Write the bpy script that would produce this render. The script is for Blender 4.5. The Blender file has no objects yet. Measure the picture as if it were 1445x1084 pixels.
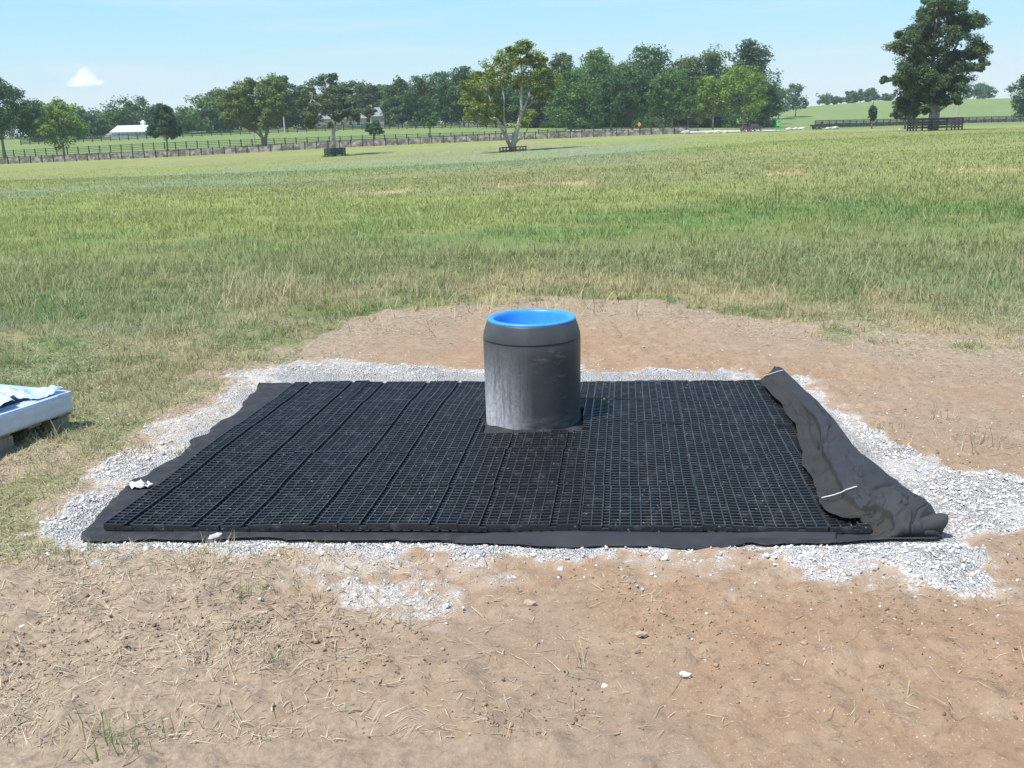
import bpy, math, random
import numpy as np
from mathutils import Matrix, Vector

sc = bpy.context.scene
R = math.radians
# ------------------------------------------------------------------ camera
EYE = 1.8; PITCH = R(14.57); ROLL = R(1.4); FPX = 1450.0; CX, CY = 722.5, 542.0
cam_d = bpy.data.cameras.new("camera"); cam_d.lens = 36*FPX/1445; cam_d.sensor_width = 36
cam_d.clip_start = 0.1; cam_d.clip_end = 9000
cam = bpy.data.objects.new("camera", cam_d); sc.collection.objects.link(cam)
fw = Vector((0, math.cos(PITCH), -math.sin(PITCH))); up0 = Vector((0, math.sin(PITCH), math.cos(PITCH))); rt0 = Vector((1, 0, 0))
rt = rt0*math.cos(ROLL) - up0*math.sin(ROLL); up = rt0*math.sin(ROLL) + up0*math.cos(ROLL)
M = Matrix((rt, up, -fw)).transposed().to_4x4(); M.translation = (0, 0, EYE)
cam.matrix_world = M
sc.camera = cam
# ------------------------------------------------------------------ sky, sun, exposure
SUN_EL, SUN_AZ = R(63), R(232)          # azimuth clockwise from +Y (north): sun to the left, a little behind the camera
w = bpy.data.worlds.new("World"); sc.world = w; w.use_nodes = True
nt = w.node_tree; N = nt.nodes; L = nt.links
bg = N["Background"]; bg.inputs[1].default_value = 0.15
sky = N.new("ShaderNodeTexSky"); sky.sky_type = 'NISHITA'; sky.sun_disc = False
sky.sun_elevation = SUN_EL; sky.sun_rotation = SUN_AZ; sky.air_density = 1.0; sky.dust_density = 0.3; sky.ozone_density = 1.6
gain = N.new("ShaderNodeMixRGB"); gain.blend_type = 'MULTIPLY'; gain.inputs[0].default_value = 1; gain.inputs[2].default_value = (1.0, 1.04, 1.0, 1)
L.new(sky.outputs[0], gain.inputs[1])
# thin cirrus streaks
tc = N.new("ShaderNodeTexCoord"); mp = N.new("ShaderNodeMapping"); mp.inputs['Scale'].default_value = (3, 3, 34)
L.new(tc.outputs['Generated'], mp.inputs[0])
cn = N.new("ShaderNodeTexNoise"); cn.inputs['Scale'].default_value = 1.3; cn.inputs['Detail'].default_value = 6; cn.inputs['Roughness'].default_value = .55
L.new(mp.outputs[0], cn.inputs['Vector'])
cr = N.new("ShaderNodeMapRange"); cr.inputs[1].default_value = .47; cr.inputs[2].default_value = .78; cr.inputs[4].default_value = .5
L.new(cn.outputs[0], cr.inputs[0])
# the day's own sky colour by height above the horizon, laid over the physical sky
sz = N.new("ShaderNodeSeparateXYZ"); L.new(tc.outputs['Generated'], sz.inputs[0])
ramp = N.new("ShaderNodeValToRGB"); L.new(sz.outputs[2], ramp.inputs[0]); e = ramp.color_ramp.elements
SK = 5.5
for pos, c in ((0., (.74, .85, .94)), (1., (.10, .27, .62)), (.025, (.68, .83, .95)), (.065, (.53, .82, .98)), (.12, (.37, .78, 1.0)), (.35, (.20, .48, .86))):
    el = e[0] if pos == 0 else e[1] if pos == 1 else e.new(pos)
    el.color = (*c, 1)
grd = N.new("ShaderNodeMixRGB"); grd.blend_type = 'MULTIPLY'; grd.inputs[0].default_value = 1; grd.inputs[2].default_value = (SK, SK, SK, 1); L.new(ramp.outputs[0], grd.inputs[1])
bl = N.new("ShaderNodeMixRGB"); bl.inputs[0].default_value = .93; L.new(gain.outputs[0], bl.inputs[1]); L.new(grd.outputs[0], bl.inputs[2])
cmix = N.new("ShaderNodeMixRGB"); cmix.inputs[2].default_value = (4.6, 4.9, 5.1, 1)
L.new(cr.outputs[0], cmix.inputs[0]); L.new(bl.outputs[0], cmix.inputs[1]); L.new(cmix.outputs[0], bg.inputs[0])
sun_d = bpy.data.lights.new("sun", 'SUN'); sun_d.energy = 4.6; sun_d.angle = R(.53); sun_d.color = (1, .955, .89)
sun = bpy.data.objects.new("sun", sun_d); sc.collection.objects.link(sun)
sdir = Vector((math.sin(SUN_AZ)*math.cos(SUN_EL), math.cos(SUN_AZ)*math.cos(SUN_EL), math.sin(SUN_EL)))
sun.rotation_euler = sdir.to_track_quat('Z', 'Y').to_euler(); sun.location = (-20, -10, 40)
sc.view_settings.view_transform = 'Standard'; sc.view_settings.look = 'None'
sc.view_settings.exposure = 0.29; sc.view_settings.gamma = 1
sc.cycles.use_denoising = True
sc.cycles.max_bounces = 12; sc.cycles.diffuse_bounces = 3; sc.cycles.glossy_bounces = 3; sc.cycles.transmission_bounces = 4; sc.cycles.transparent_max_bounces = 8

# ------------------------------------------------------------------ noise (world-space, numpy)
def _h(ix, iy, s):
    n = (ix.astype(np.int64)*374761393 + iy.astype(np.int64)*668265263 + s*974634777) & 0x7fffffff
    n = ((n ^ (n >> 13))*1274126177) & 0x7fffffff
    return ((n ^ (n >> 16)) & 0xffff)/65535.0
def vnoise(x, y, s=0):
    ix = np.floor(x); iy = np.floor(y); fx = x-ix; fy = y-iy
    fx = fx*fx*(3-2*fx); fy = fy*fy*(3-2*fy)
    a = _h(ix, iy, s); b = _h(ix+1, iy, s); c = _h(ix, iy+1, s); d = _h(ix+1, iy+1, s)
    return (a+(b-a)*fx)*(1-fy) + (c+(d-c)*fx)*fy
def fbm(x, y, scale=1., octv=4, s=0, rough=.5):
    v = 0; amp = 1; tot = 0
    for k in range(octv):
        v = v + amp*vnoise(x*scale*2**k + 17.3*k, y*scale*2**k - 9.1*k, s+k); tot += amp; amp *= rough
    return v/tot
def sst(a, b, x):
    t = np.clip((x-a)/(b-a), 0, 1); return t*t*(3-2*t)

# ------------------------------------------------------------------ surveying helpers: bearings measured on the photograph -> world
def ray(px, py):
    a = (np.asarray(px, float)-CX)/FPX; b = (CY-np.asarray(py, float))/FPX
    a0 = a*math.cos(ROLL)+b*math.sin(ROLL); b0 = -a*math.sin(ROLL)+b*math.cos(ROLL)
    return a0, math.cos(PITCH)+b0*math.sin(PITCH), -math.sin(PITCH)+b0*math.cos(PITCH)
def atz(px, py, z=0.):
    x, y, zz = ray(px, py); t = (z-EYE)/zz
    return x*t, y*t
def bearing(X, Y, Z):
    dz = Z-EYE
    f = Y*math.cos(PITCH)-dz*math.sin(PITCH); u = Y*math.sin(PITCH)+dz*math.cos(PITCH)
    f = np.maximum(f, .05)
    a0 = X/f; b0 = u/f
    a = a0*math.cos(ROLL)-b0*math.sin(ROLL); b = a0*math.sin(ROLL)+b0*math.cos(ROLL)
    return CX+a*FPX, CY-b*FPX

# ------------------------------------------------------------------ terrain heights
PXC = [-500, 0, 250, 480, 725, 950, 1080, 1250, 1445, 1950]
ROWS = {60: [285, 262, 254, 245, 234, 218, 208, 200, 193, 185],
        100: [268, 250, 243, 234, 221, 206, 197, 190, 184, 178],
        150: [258, 240, 232, 220, 207, 194, 189, 184.5, 179.5, 172],
        190: [252, 232, 221, 208, 197.5, 189, 186, 183, 177, 168],
        215: [246, 223, 210, 202, 194.5, 187, 183, 180, 175.5, 167],
        260: [226, 207, 194, 185.5, 180, 178, 179.5, 177, 174, 166],
        330: [216, 198, 187, 180, 176, 174, 172, 169, 168, 160],
        450: [210, 193, 183, 176, 171, 166, 155, 142, 138.5, 130],
        650: [215, 200, 190, 182, 176, 172, 165, 155, 152, 145],
        1300: [200, 190, 182, 175, 170, 165, 160, 155, 150, 150]}
TG = np.linspace(-.85, .85, 69)
YK = [0., 12.]; ZK = [np.zeros_like(TG), np.zeros_like(TG)]
YK.append(30.); ZK.append(np.interp(TG, (np.array(PXC)-CX)/1498, [-.6, -.4, -.35, -.3, -.25, -.15, -.05, 0, 0, .1]))
for Yr, pys in ROWS.items():
    x, y, z = ray(PXC, pys)
    YK.append(float(Yr)); ZK.append(np.interp(TG, x/y, EYE+Yr*z/y))
YK = np.array(YK); ZK = np.array(ZK)
_d = np.diff(ZK, axis=0)/np.diff(YK)[:, None]
SL = np.zeros_like(ZK); SL[1:-1] = np.where(_d[1:]*_d[:-1] > 0, 2*_d[1:]*_d[:-1]/(_d[1:]+_d[:-1]+1e-12), 0); SL[-1] = _d[-1]
SL[2:-1] = .5*SL[2:-1]+.25*(_d[2:]+_d[1:-1])
def ground(X, Y):
    X = np.atleast_1d(np.asarray(X, float)); Y = np.atleast_1d(np.asarray(Y, float))
    Yc = np.clip(Y, 0, 1299.)
    t = np.clip(X/np.maximum(Yc, 6.), -.849, .849)
    k = np.clip(np.searchsorted(YK, Yc, side='right')-1, 0, len(YK)-2)
    h = YK[k+1]-YK[k]; s = (Yc-YK[k])/h
    ft = (t-TG[0])/(TG[1]-TG[0]); j = np.clip(ft.astype(int), 0, len(TG)-2); f = ft-j
    def col(jj):
        return ((2*s**3-3*s**2+1)*ZK[k, jj] + (s**3-2*s**2+s)*h*SL[k, jj] + (-2*s**3+3*s**2)*ZK[k+1, jj] + (s**3-s**2)*h*SL[k+1, jj])
    return col(j)*(1-f)+col(j+1)*f
def G(px, Y, dz=0.):
    py = 200.
    for _ in range(5):
        x, y, z = ray(px, py); X = float(x/y*Y); Z = float(ground(X, Y)[0]); _, py = bearing(X, Y, Z)
    return X, Y, Z+dz, py
def mpp(Y): return Y/1498.0             # metres to one measured pixel far away

# ------------------------------------------------------------------ mesh helpers
def mesh_obj(name, verts, faces, mat, parent=None, smooth=False, col=None, cname='tint'):
    me = bpy.data.meshes.new(name)
    verts = np.asarray(verts, np.float32)
    if isinstance(faces, np.ndarray):
        n, k = faces.shape
        me.vertices.add(len(verts)); me.vertices.foreach_set('co', verts.ravel())
        me.loops.add(n*k); me.loops.foreach_set('vertex_index', faces.astype(np.int32).ravel())
        me.polygons.add(n); me.polygons.foreach_set('loop_start', np.arange(0, n*k, k, dtype=np.int32))
        me.update(calc_edges=True)
    else:
        me.from_pydata([tuple(map(float, v)) for v in verts], [], faces); me.update()
    if smooth: me.polygons.foreach_set('use_smooth', np.ones(len(me.polygons), bool))
    if col is not None:
        a = me.color_attributes.new(cname, 'FLOAT_COLOR', 'POINT')
        c = np.ones((len(verts), 4), np.float32); c[:, :3] = col; a.data.foreach_set('color', c.ravel())
    if mat is not None: me.materials.append(mat)
    o = bpy.data.objects.new(name, me); sc.collection.objects.link(o)
    if parent is not None: o.parent = parent
    return o
def tag(o, label=None, cat=None, group=None, kind=None):
    if label: o['label'] = label
    if cat: o['category'] = cat
    if group: o['group'] = group
    if kind: o['kind'] = kind
    return o
def empty(name, loc, rz=0):
    o = bpy.data.objects.new(name, None); sc.collection.objects.link(o); o.location = loc; o.rotation_euler = (0, 0, rz)
    o.empty_display_size = .2
    return o
class MB:
    def __init__(s): s.v = []; s.f = []
    def add(s, vs, fs):
        b = len(s.v); s.v += [tuple(v) for v in vs]; s.f += [tuple(i+b for i in f) for f in fs]
    def box(s, c, d, rz=0, taper=1.):
        x, y, z = d[0]/2, d[1]/2, d[2]/2; cr, sr = math.cos(rz), math.sin(rz); vs = []
        for zz, k in ((-z, 1.), (z, taper)):
            for xx, yy in ((-x, -y), (x, -y), (x, y), (-x, y)):
                xx *= k; yy *= k
                vs.append((c[0]+xx*cr-yy*sr, c[1]+xx*sr+yy*cr, c[2]+zz))
        s.add(vs, [(3, 2, 1, 0), (4, 5, 6, 7), (0, 1, 5, 4), (1, 2, 6, 5), (2, 3, 7, 6), (3, 0, 4, 7)])
    def tube(s, pts, rad, n=7, cap=True):
        pts = [Vector(p) for p in pts]; rings = []; b = len(s.v)
        for i, p in enumerate(pts):
            d = (pts[min(i+1, len(pts)-1)]-pts[max(i-1, 0)]).normalized()
            u = d.cross(Vector((.31, .9, .12))).normalized(); q = d.cross(u)
            r = rad[i] if hasattr(rad, '__len__') else rad
            for k in range(n):
                a = 2*math.pi*k/n; s.v.append(tuple(p+(u*math.cos(a)+q*math.sin(a))*r))
        for i in range(len(pts)-1):
            for k in range(n):
                s.f.append((b+i*n+k, b+i*n+(k+1) % n, b+(i+1)*n+(k+1) % n, b+(i+1)*n+k))
        if cap:
            s.f.append(tuple(b+k for k in range(n))[::-1]); s.f.append(tuple(b+(len(pts)-1)*n+k for k in range(n)))
    def lathe(s, prof, n=48, c=(0, 0, 0)):
        b = len(s.v)
        for r, z in prof:
            for k in range(n):
                a = 2*math.pi*k/n; s.v.append((c[0]+r*math.cos(a), c[1]+r*math.sin(a), c[2]+z))
        for i in range(len(prof)-1):
            for k in range(n):
                s.f.append((b+i*n+k, b+i*n+(k+1) % n, b+(i+1)*n+(k+1) % n, b+(i+1)*n+k))
    def build(s, name, mat, parent=None, smooth=False): return mesh_obj(name, s.v, s.f, mat, parent, smooth)

# ------------------------------------------------------------------ materials
def mat(name, col, rough=.7, noise=None, bump=None, metal=0, spec=None, attr=None, trans=0, coat=0):
    """noise=(scale, dark colour, lo, hi[, stretch]) mixes a second colour in by noise; bump=(scale, strength, distance)"""
    m = bpy.data.materials.new(name); m.use_nodes = True; n = m.node_tree.nodes; l = m.node_tree.links; p = n["Principled BSDF"]
    p.inputs['Roughness'].default_value = rough; p.inputs['Metallic'].default_value = metal
    if spec is not None: p.inputs['Specular IOR Level'].default_value = spec
    if coat: p.inputs['Coat Weight'].default_value = coat
    t = n.new("ShaderNodeTexCoord")
    out = None
    if attr:
        a = n.new("ShaderNodeAttribute"); a.attribute_name = attr; out = a.outputs['Color']
    if noise:
        mpn = n.new("ShaderNodeMapping"); l.new(t.outputs['Object'], mpn.inputs[0])
        if len(noise) > 4: mpn.inputs['Scale'].default_value = noise[4]
        nz = n.new("ShaderNodeTexNoise"); nz.inputs['Scale'].default_value = noise[0]; nz.inputs['Detail'].default_value = 6; nz.inputs['Roughness'].default_value = .6
        l.new(mpn.outputs[0], nz.inputs['Vector'])
        mr = n.new("ShaderNodeMapRange"); mr.inputs[1].default_value = noise[2]; mr.inputs[2].default_value = noise[3]
        l.new(nz.outputs[0], mr.inputs[0])
        mx = n.new("ShaderNodeMixRGB"); l.new(mr.outputs[0], mx.inputs[0])
        if attr:
            mx.blend_type = 'MULTIPLY'; l.new(out, mx.inputs[1]); mx.inputs[2].default_value = (*noise[1], 1)
        else:
            mx.inputs[1].default_value = (*col, 1); mx.inputs[2].default_value = (*noise[1], 1)
        out = mx.outputs[0]
    if out: l.new(out, p.inputs['Base Color'])
    else: p.inputs['Base Color'].default_value = (*col, 1)
    if bump:
        nb = n.new("ShaderNodeTexNoise"); nb.inputs['Scale'].default_value = bump[0]; nb.inputs['Detail'].default_value = 5
        l.new(t.outputs['Object'], nb.inputs['Vector'])
        bm_ = n.new("ShaderNodeBump"); bm_.inputs['Strength'].default_value = bump[1]; bm_.inputs['Distance'].default_value = bump[2]
        l.new(nb.outputs[0], bm_.inputs['Height']); l.new(bm_.outputs[0], p.inputs['Normal'])
    if trans:
        tr = n.new("ShaderNodeBsdfTranslucent"); ms = n.new("ShaderNodeMixShader"); ms.inputs[0].default_value = trans
        if out: l.new(out, tr.inputs[0])
        else: tr.inputs[0].default_value = (*col, 1)
        l.new(p.outputs[0], ms.inputs[1]); l.new(tr.outputs[0], ms.inputs[2]); l.new(ms.outputs[0], n["Material Output"].inputs[0])
    return m
M_leaf = mat("leaf", (1, 1, 1), .6, attr='tint', trans=.35, spec=.3)
M_grass = mat("grass_blade", (1, 1, 1), .6, attr='tint', trans=.3, spec=.25)
M_straw = mat("straw", (1, 1, 1), .65, attr='tint', trans=.1, spec=.3)
M_stone = mat("limestone", (1, 1, 1), .8, attr='tint', noise=(60, (.7, .7, .72), .4, .7))
M_clod = mat("clod", (1, 1, 1), .95, attr='tint', spec=.1)
M_bark = mat("bark", (.19, .15, .12), .9, noise=(3, (.30, .26, .21), .4, .65), bump=(8, .5, .05))
M_pale_bark = mat("pale_bark", (.46, .42, .37), .9, noise=(1.5, (.26, .23, .2), .5, .7), bump=(6, .4, .05))
M_grid = mat("black_plastic_grid", (.026, .0265, .030), .40, noise=(17, (.10, .10, .105), .52, .78), spec=.55)
def speckle(m, scale, col, a, b):
    n = m.node_tree.nodes; l = m.node_tree.links; p = n["Principled BSDF"]; src = p.inputs['Base Color'].links[0].from_socket
    t = n.new("ShaderNodeTexCoord"); z = n.new("ShaderNodeTexNoise"); z.inputs['Scale'].default_value = scale; z.inputs['Detail'].default_value = 3; z.noise_dimensions = '3D'
    g = n.new("ShaderNodeNewGeometry"); l.new(g.outputs['Position'], z.inputs['Vector'])
    r = n.new("ShaderNodeMapRange"); r.inputs[1].default_value = a; r.inputs[2].default_value = b; l.new(z.outputs[0], r.inputs[0])
    x = n.new("ShaderNodeMixRGB"); l.new(r.outputs[0], x.inputs[0]); l.new(src, x.inputs[1]); x.inputs[2].default_value = (*col, 1); l.new(x.outputs[0], p.inputs['Base Color'])
speckle(M_grid, 55, (.30, .28, .25), .67, .73)
M_fabric = mat("geotextile", (.030, .031, .036), .8, noise=(14, (.055, .054, .056), .45, .7), bump=(300, .3, .002), spec=.3)
M_fold = mat("geotextile_fold", (.031, .032, .038), .75, noise=(4, (.044, .045, .048), .45, .68), bump=(240, .35, .002), spec=.4)
M_fence = mat("black_board", (.035, .034, .036), .7, noise=(2, (.075, .072, .07), .45, .7))
M_wall = mat("field_stone_wall", (.15, .135, .12), .9, noise=(1.1, (.42, .37, .33), .44, .60), bump=(2.5, .8, .1))
M_white = mat("white_paint", (.78, .79, .8), .5)
M_glass = mat("dark_glass", (.08, .10, .13), .15)

# ------------------------------------------------------------------ region maps on the ground
def poly_world(pts, z=0.): return np.array([atz(a, b, z) for a, b in pts])
def sdist(P, X, Y):
    """signed distance to polygon P, positive inside"""
    X = np.asarray(X, float); Y = np.asarray(Y, float)
    d = np.full(X.shape, 1e9); ins = np.zeros(X.shape, bool); n = len(P)
    for i in range(n):
        ax, ay = P[i]; bx, by = P[(i+1) % n]; ex, ey = bx-ax, by-ay
        t = np.clip(((X-ax)*ex+(Y-ay)*ey)/(ex*ex+ey*ey+1e-12), 0, 1)
        d = np.minimum(d, np.hypot(X-ax-t*ex, Y-ay-t*ey))
        if abs(by-ay) > 1e-12:
            c = ((ay > Y) != (by > Y)) & (X < (bx-ax)*(Y-ay)/(by-ay)+ax); ins ^= c
    return np.where(ins, d, -d)
P_GRAV = poly_world([(330, 533), (400, 512), (500, 509), (600, 521), (680, 526), (820, 521), (900, 527), (1000, 530), (1130, 538), (1168, 562), (1215, 590), (1252, 624),
    (1290, 648), (1345, 664), (1445, 682), (1560, 700), (1560, 745), (1445, 748), (1390, 765), (1378, 800), (1372, 838), (1330, 836), (1290, 830), (1245, 806), (1215, 790), (1180, 778), (1100, 776), (1000, 777), (900, 783),
    (800, 787), (700, 787), (560, 780), (440, 780), (300, 787), (150, 787), (80, 778), (66, 745), (108, 690), (150, 655), (200, 638), (222, 600), (268, 578), (312, 560)])
P_GR2 = poly_world([(490, 832), (560, 815), (630, 832), (620, 848), (580, 868), (500, 852)])
P_GR3 = poly_world([(1085, 782), (1180, 780), (1250, 812), (1230, 824), (1150, 808), (1095, 800)])
P_GR4 = poly_world([(870, 782), (1030, 786), (1040, 805), (890, 810)])
P_GR5 = poly_world([(420, 782), (730, 786), (700, 812), (440, 815)])
def gravel(X, Y):
    n = fbm(X, Y, 5, 4, 3)-.5; n2 = fbm(X, Y, 22, 3, 5)-.5
    g = sst(-.10, .10, sdist(P_GRAV, X, Y)+n*.34+n2*.20)
    right = sst(.9, 1.8, X)
    g *= 1-.5*sst(.52, .64, fbm(X, Y, 3.4, 4, 45))*sst(-1.4, -2.0, X-.3*(Y-5))
    g *= 1-.35*sst(.52, .62, fbm(X, Y, 2.6, 3, 44))*right*(sst(-.4, -.1, -sdist(P_GRAV, X, Y)))
    for P, a in ((P_GR2, .5), (P_GR3, .7), (P_GR4, .35), (P_GR5, .4)):
        g = np.maximum(g, a*sst(-.10, .08, sdist(P, X, Y)+n*.4+n2*.4))
    return np.clip(g, 0, 1)
P_GRASS = poly_world([(-900, 800), (-100, 800), (30, 800), (78, 782), (84, 745), (84, 712), (110, 682), (150, 652), (215, 628), (236, 585), (325, 552), (352, 512), (425, 478), (530, 455), (640, 432),
    (760, 420), (900, 432), (1050, 446), (1150, 462), (1300, 482), (1445, 492), (2300, 520)])
P_GRASS = np.vstack([P_GRASS, [(3000, 60), (3000, 5000), (-3000, 5000), (-3000, 60)], [(-9, 6)]])
P_SHEET = poly_world([(104, 766), (300, 764), (470, 766), (640, 766), (800, 778), (1000, 778), (1150, 770), (1332, 764), (1322, 728), (1280, 682), (1204, 616), (1150, 564), (1115, 526), (960, 529), (760, 530), (600, 534), (430, 533), (368, 537), (352, 546), (334, 557), (322, 570), (300, 582), (286, 599), (262, 611), (240, 631), (225, 649), (196, 667), (178, 689), (150, 711), (128, 741)])
P_MAT = poly_world([(-300, 640), (0, 628), (130, 628), (140, 650), (60, 680), (-10, 690), (-300, 700)])
def grassiness(X, Y):
    """1 thick sward, 0 bare soil"""
    sd = sdist(P_GRASS, X, Y) + (fbm(X, Y, 1.5, 5, 9, .6)-.5)*(1.1*sst(4.3, 8, Y)+1.5*sst(6.6, 8, Y)) + (fbm(X, Y, 6, 3, 10)-.5)*.3
    g = sst(-.14, .28, sd)
    thin = 1-.6*sst(.02, .1, sdist(P_MAT, X, Y)+(fbm(X, Y, 5, 3, 12)-.5)*.2)
    near = np.clip((Y-6)/5, 0, 1)
    g = g*thin*(1-(1-near)*.4*sst(.5, .66, fbm(X, Y, 1.1, 4, 21)))
    return g*(1-sst(.1, .5, gravel(X, Y)))
def sward(X, Y, Z):
    """albedo of the grass cover at a place"""
    px, py = bearing(X, Y, Z)
    n1 = fbm(X, Y, .35, 4, 31); n2 = fbm(X, Y, .06, 4, 32); n3 = fbm(X, Y, 1.6, 3, 33); n4 = fbm(X*.35, Y, .12, 4, 36)
    green = np.array([.185, .225, .095]); grey = np.array([.205, .25, .14]); tan = np.array([.44, .36, .22]); yel = np.array([.285, .32, .118])
    lush = np.array([.13, .222, .072]); blue = np.array([.25, .30, .20]); brn = np.array([.285, .272, .145])
    def mx(a, b, t): return a*(1-t[..., None])+b*t[..., None]
    c = np.broadcast_to(green, X.shape+(3,)).copy()
    c = mx(c, grey, sst(.3, .7, n3)*.8)
    far = sst(12.5, 19, Y)
    c = mx(c, mx(np.broadcast_to(yel, c.shape), green, .25*sst(.4, .7, n1)), far)
    c = mx(c, brn, far*sst(.46, .66, n4)*.75)
    c = mx(c, brn, .35*sst(14, 20, Y)*(1-sst(45, 80, Y))*sst(500, 1400, px))
    # near, drier turf beside the bare soil
    sd = sdist(P_GRASS, X, Y)
    dry = (1-sst(.3, 2.6, sd+(fbm(X, Y, 1.2, 4, 55)-.5)*2.2))
    c = mx(c, tan, .85*dry*sst(5, 7, Y)*sst(450, 700, px)+.32*dry*(1-sst(450, 700, px)))
    c = mx(c, tan, .42*sst(.52, .68, fbm(X, Y, .9, 4, 56))*(1-sst(11, 15, Y)))
    c = mx(c, np.array([.10, .19, .055]), .6*sst(.52, .66, fbm(X, Y, 1.3, 4, 57))*(1-sst(10, 14, Y)))
    # lush green swale
    c0 = 17.5+1.2*np.sin(X*.35)+ (n1-.5)*5
    band = np.exp(-((Y-c0)/(1.9+.06*np.abs(X)))**2)*(.6+.4*sst(-3, 4, X))
    c = mx(c, lush, np.clip(band*1.0*sst(.3, .6, n3+.1*(X > 0)), 0, .8))
    # seed-head zone
    c = mx(c, np.array([.27, .28, .125]), .5*np.exp(-((Y-13.3)/1.8)**2))
    # bluish weeds in drifts across the hollow
    yb = np.interp(px, [-400, 0, 200, 450, 700, 900, 1000], [310, 281, 263, 240, 224, 212, 206])
    wd = np.exp(-((py-yb+(n2-.5)*22)/(11.5))**2)*sst(1010, 880, px)*sst(.28, .5, fbm(X*.5, Y, .22, 4, 61))
    c = mx(c, blue, np.clip(wd*1.0, 0, .75))
    # pale bare strips
    for a, b, yy in ((480, 580, 273), (690, 828, 263), (1090, 1130, 247), (1330, 1445, 243)):
        s_ = sst(a-20, a+5, px)*sst(b+20, b-5, px)*np.exp(-((py-yy+(px-a)*.03)/1.9)**2)*sst(.3, .5, n3)
        c = mx(c, np.array([.5, .40, .25]), np.clip(s_*1.4, 0, .9))
    # upper paddocks beyond the wall and the hill
    up_ = sst(196, 205, Y); c = mx(c, np.array([.20, .27, .11]), up_)
    c = mx(c, np.array([.20, .25, .10]), up_*sst(.45, .6, n2)*.6)
    return c*(1+(n3-.5)*.25+(n2-.5)*.15)[..., None]

# ------------------------------------------------------------------ GROUND sheet
def axis(lo, hi, step, ext, g):
    a = list(np.arange(lo, hi+1e-6, step)); s = step; x = a[-1]
    while x < ext[1]: s *= g; x += s; a.append(x)
    s = step; x = a[0]; pre = []
    while x > ext[0]: s *= g; x -= s; pre.append(x)
    return np.array(pre[::-1]+a)
gx = axis(-4.2, 4.2, .026, (-950, 950), 1.055)
gy = axis(2.6, 8.6, .026, (-30, 950), 1.032)
GX, GY = np.meshgrid(gx, gy)
def relief(X, Y):
    near = sst(16, 8, Y)*sst(.5, 1.5, Y)
    g = gravel(X, Y); gr = grassiness(X, Y)
    r = (fbm(X, Y, .8, 3, 70)-.5)*.06 + (fbm(X, Y, 4, 4, 71)-.5)*.028
    rough = sst(.35, .6, fbm(X, Y, .9, 3, 72)+.25*sst(.5, -2.5, X))+.6*sst(.5, -.6, X)*sst(4.6, 3.9, Y)
    r = r + (np.abs(fbm(X, Y, 9, 4, 73)-.5))*.06*(.3+rough) + (fbm(X, Y, 26, 2, 74)-.5)*.018*(.4+rough)
    r = r - .022*np.exp(-((fbm(X, Y, 1.1, 3, 76)-.5)/.006)**2)*sst(.5, .6, fbm(X, Y, .7, 2, 77))*(1-g)
    r = r + g*(.012+(vnoise(X*38, Y*38, 5)-.5)*.016)
    under = sst(.12, -.02, -sdist(P_PAD, X, Y))      # bed levelled under the pad
    r = r*(1-under) - .008*under
    return r*near
PADQ = np.array([(-1.884, 4.394), (1.545, 4.142), (1.80, 6.69), (-1.507, 6.938)])
P_PAD = np.array([(-2.03, 4.28), (1.93, 4.03), (2.02, 6.78), (-1.75, 7.0)])
GZ = ground(GX.ravel(), GY.ravel()).reshape(GX.shape)
rel = relief(GX, GY)
GZ2 = GZ+rel
gv = np.stack([GX.ravel(), GY.ravel(), GZ2.ravel()], 1)
ny, nx = GX.shape
ii = np.arange(nx*ny).reshape(ny, nx)
gf = np.stack([ii[:-1, :-1].ravel(), ii[:-1, 1:].ravel(), ii[1:, 1:].ravel(), ii[1:, :-1].ravel()], 1)
def surf(X, Y): return ground(X, Y)+relief(np.asarray(X, float), np.asarray(Y, float))

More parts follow.
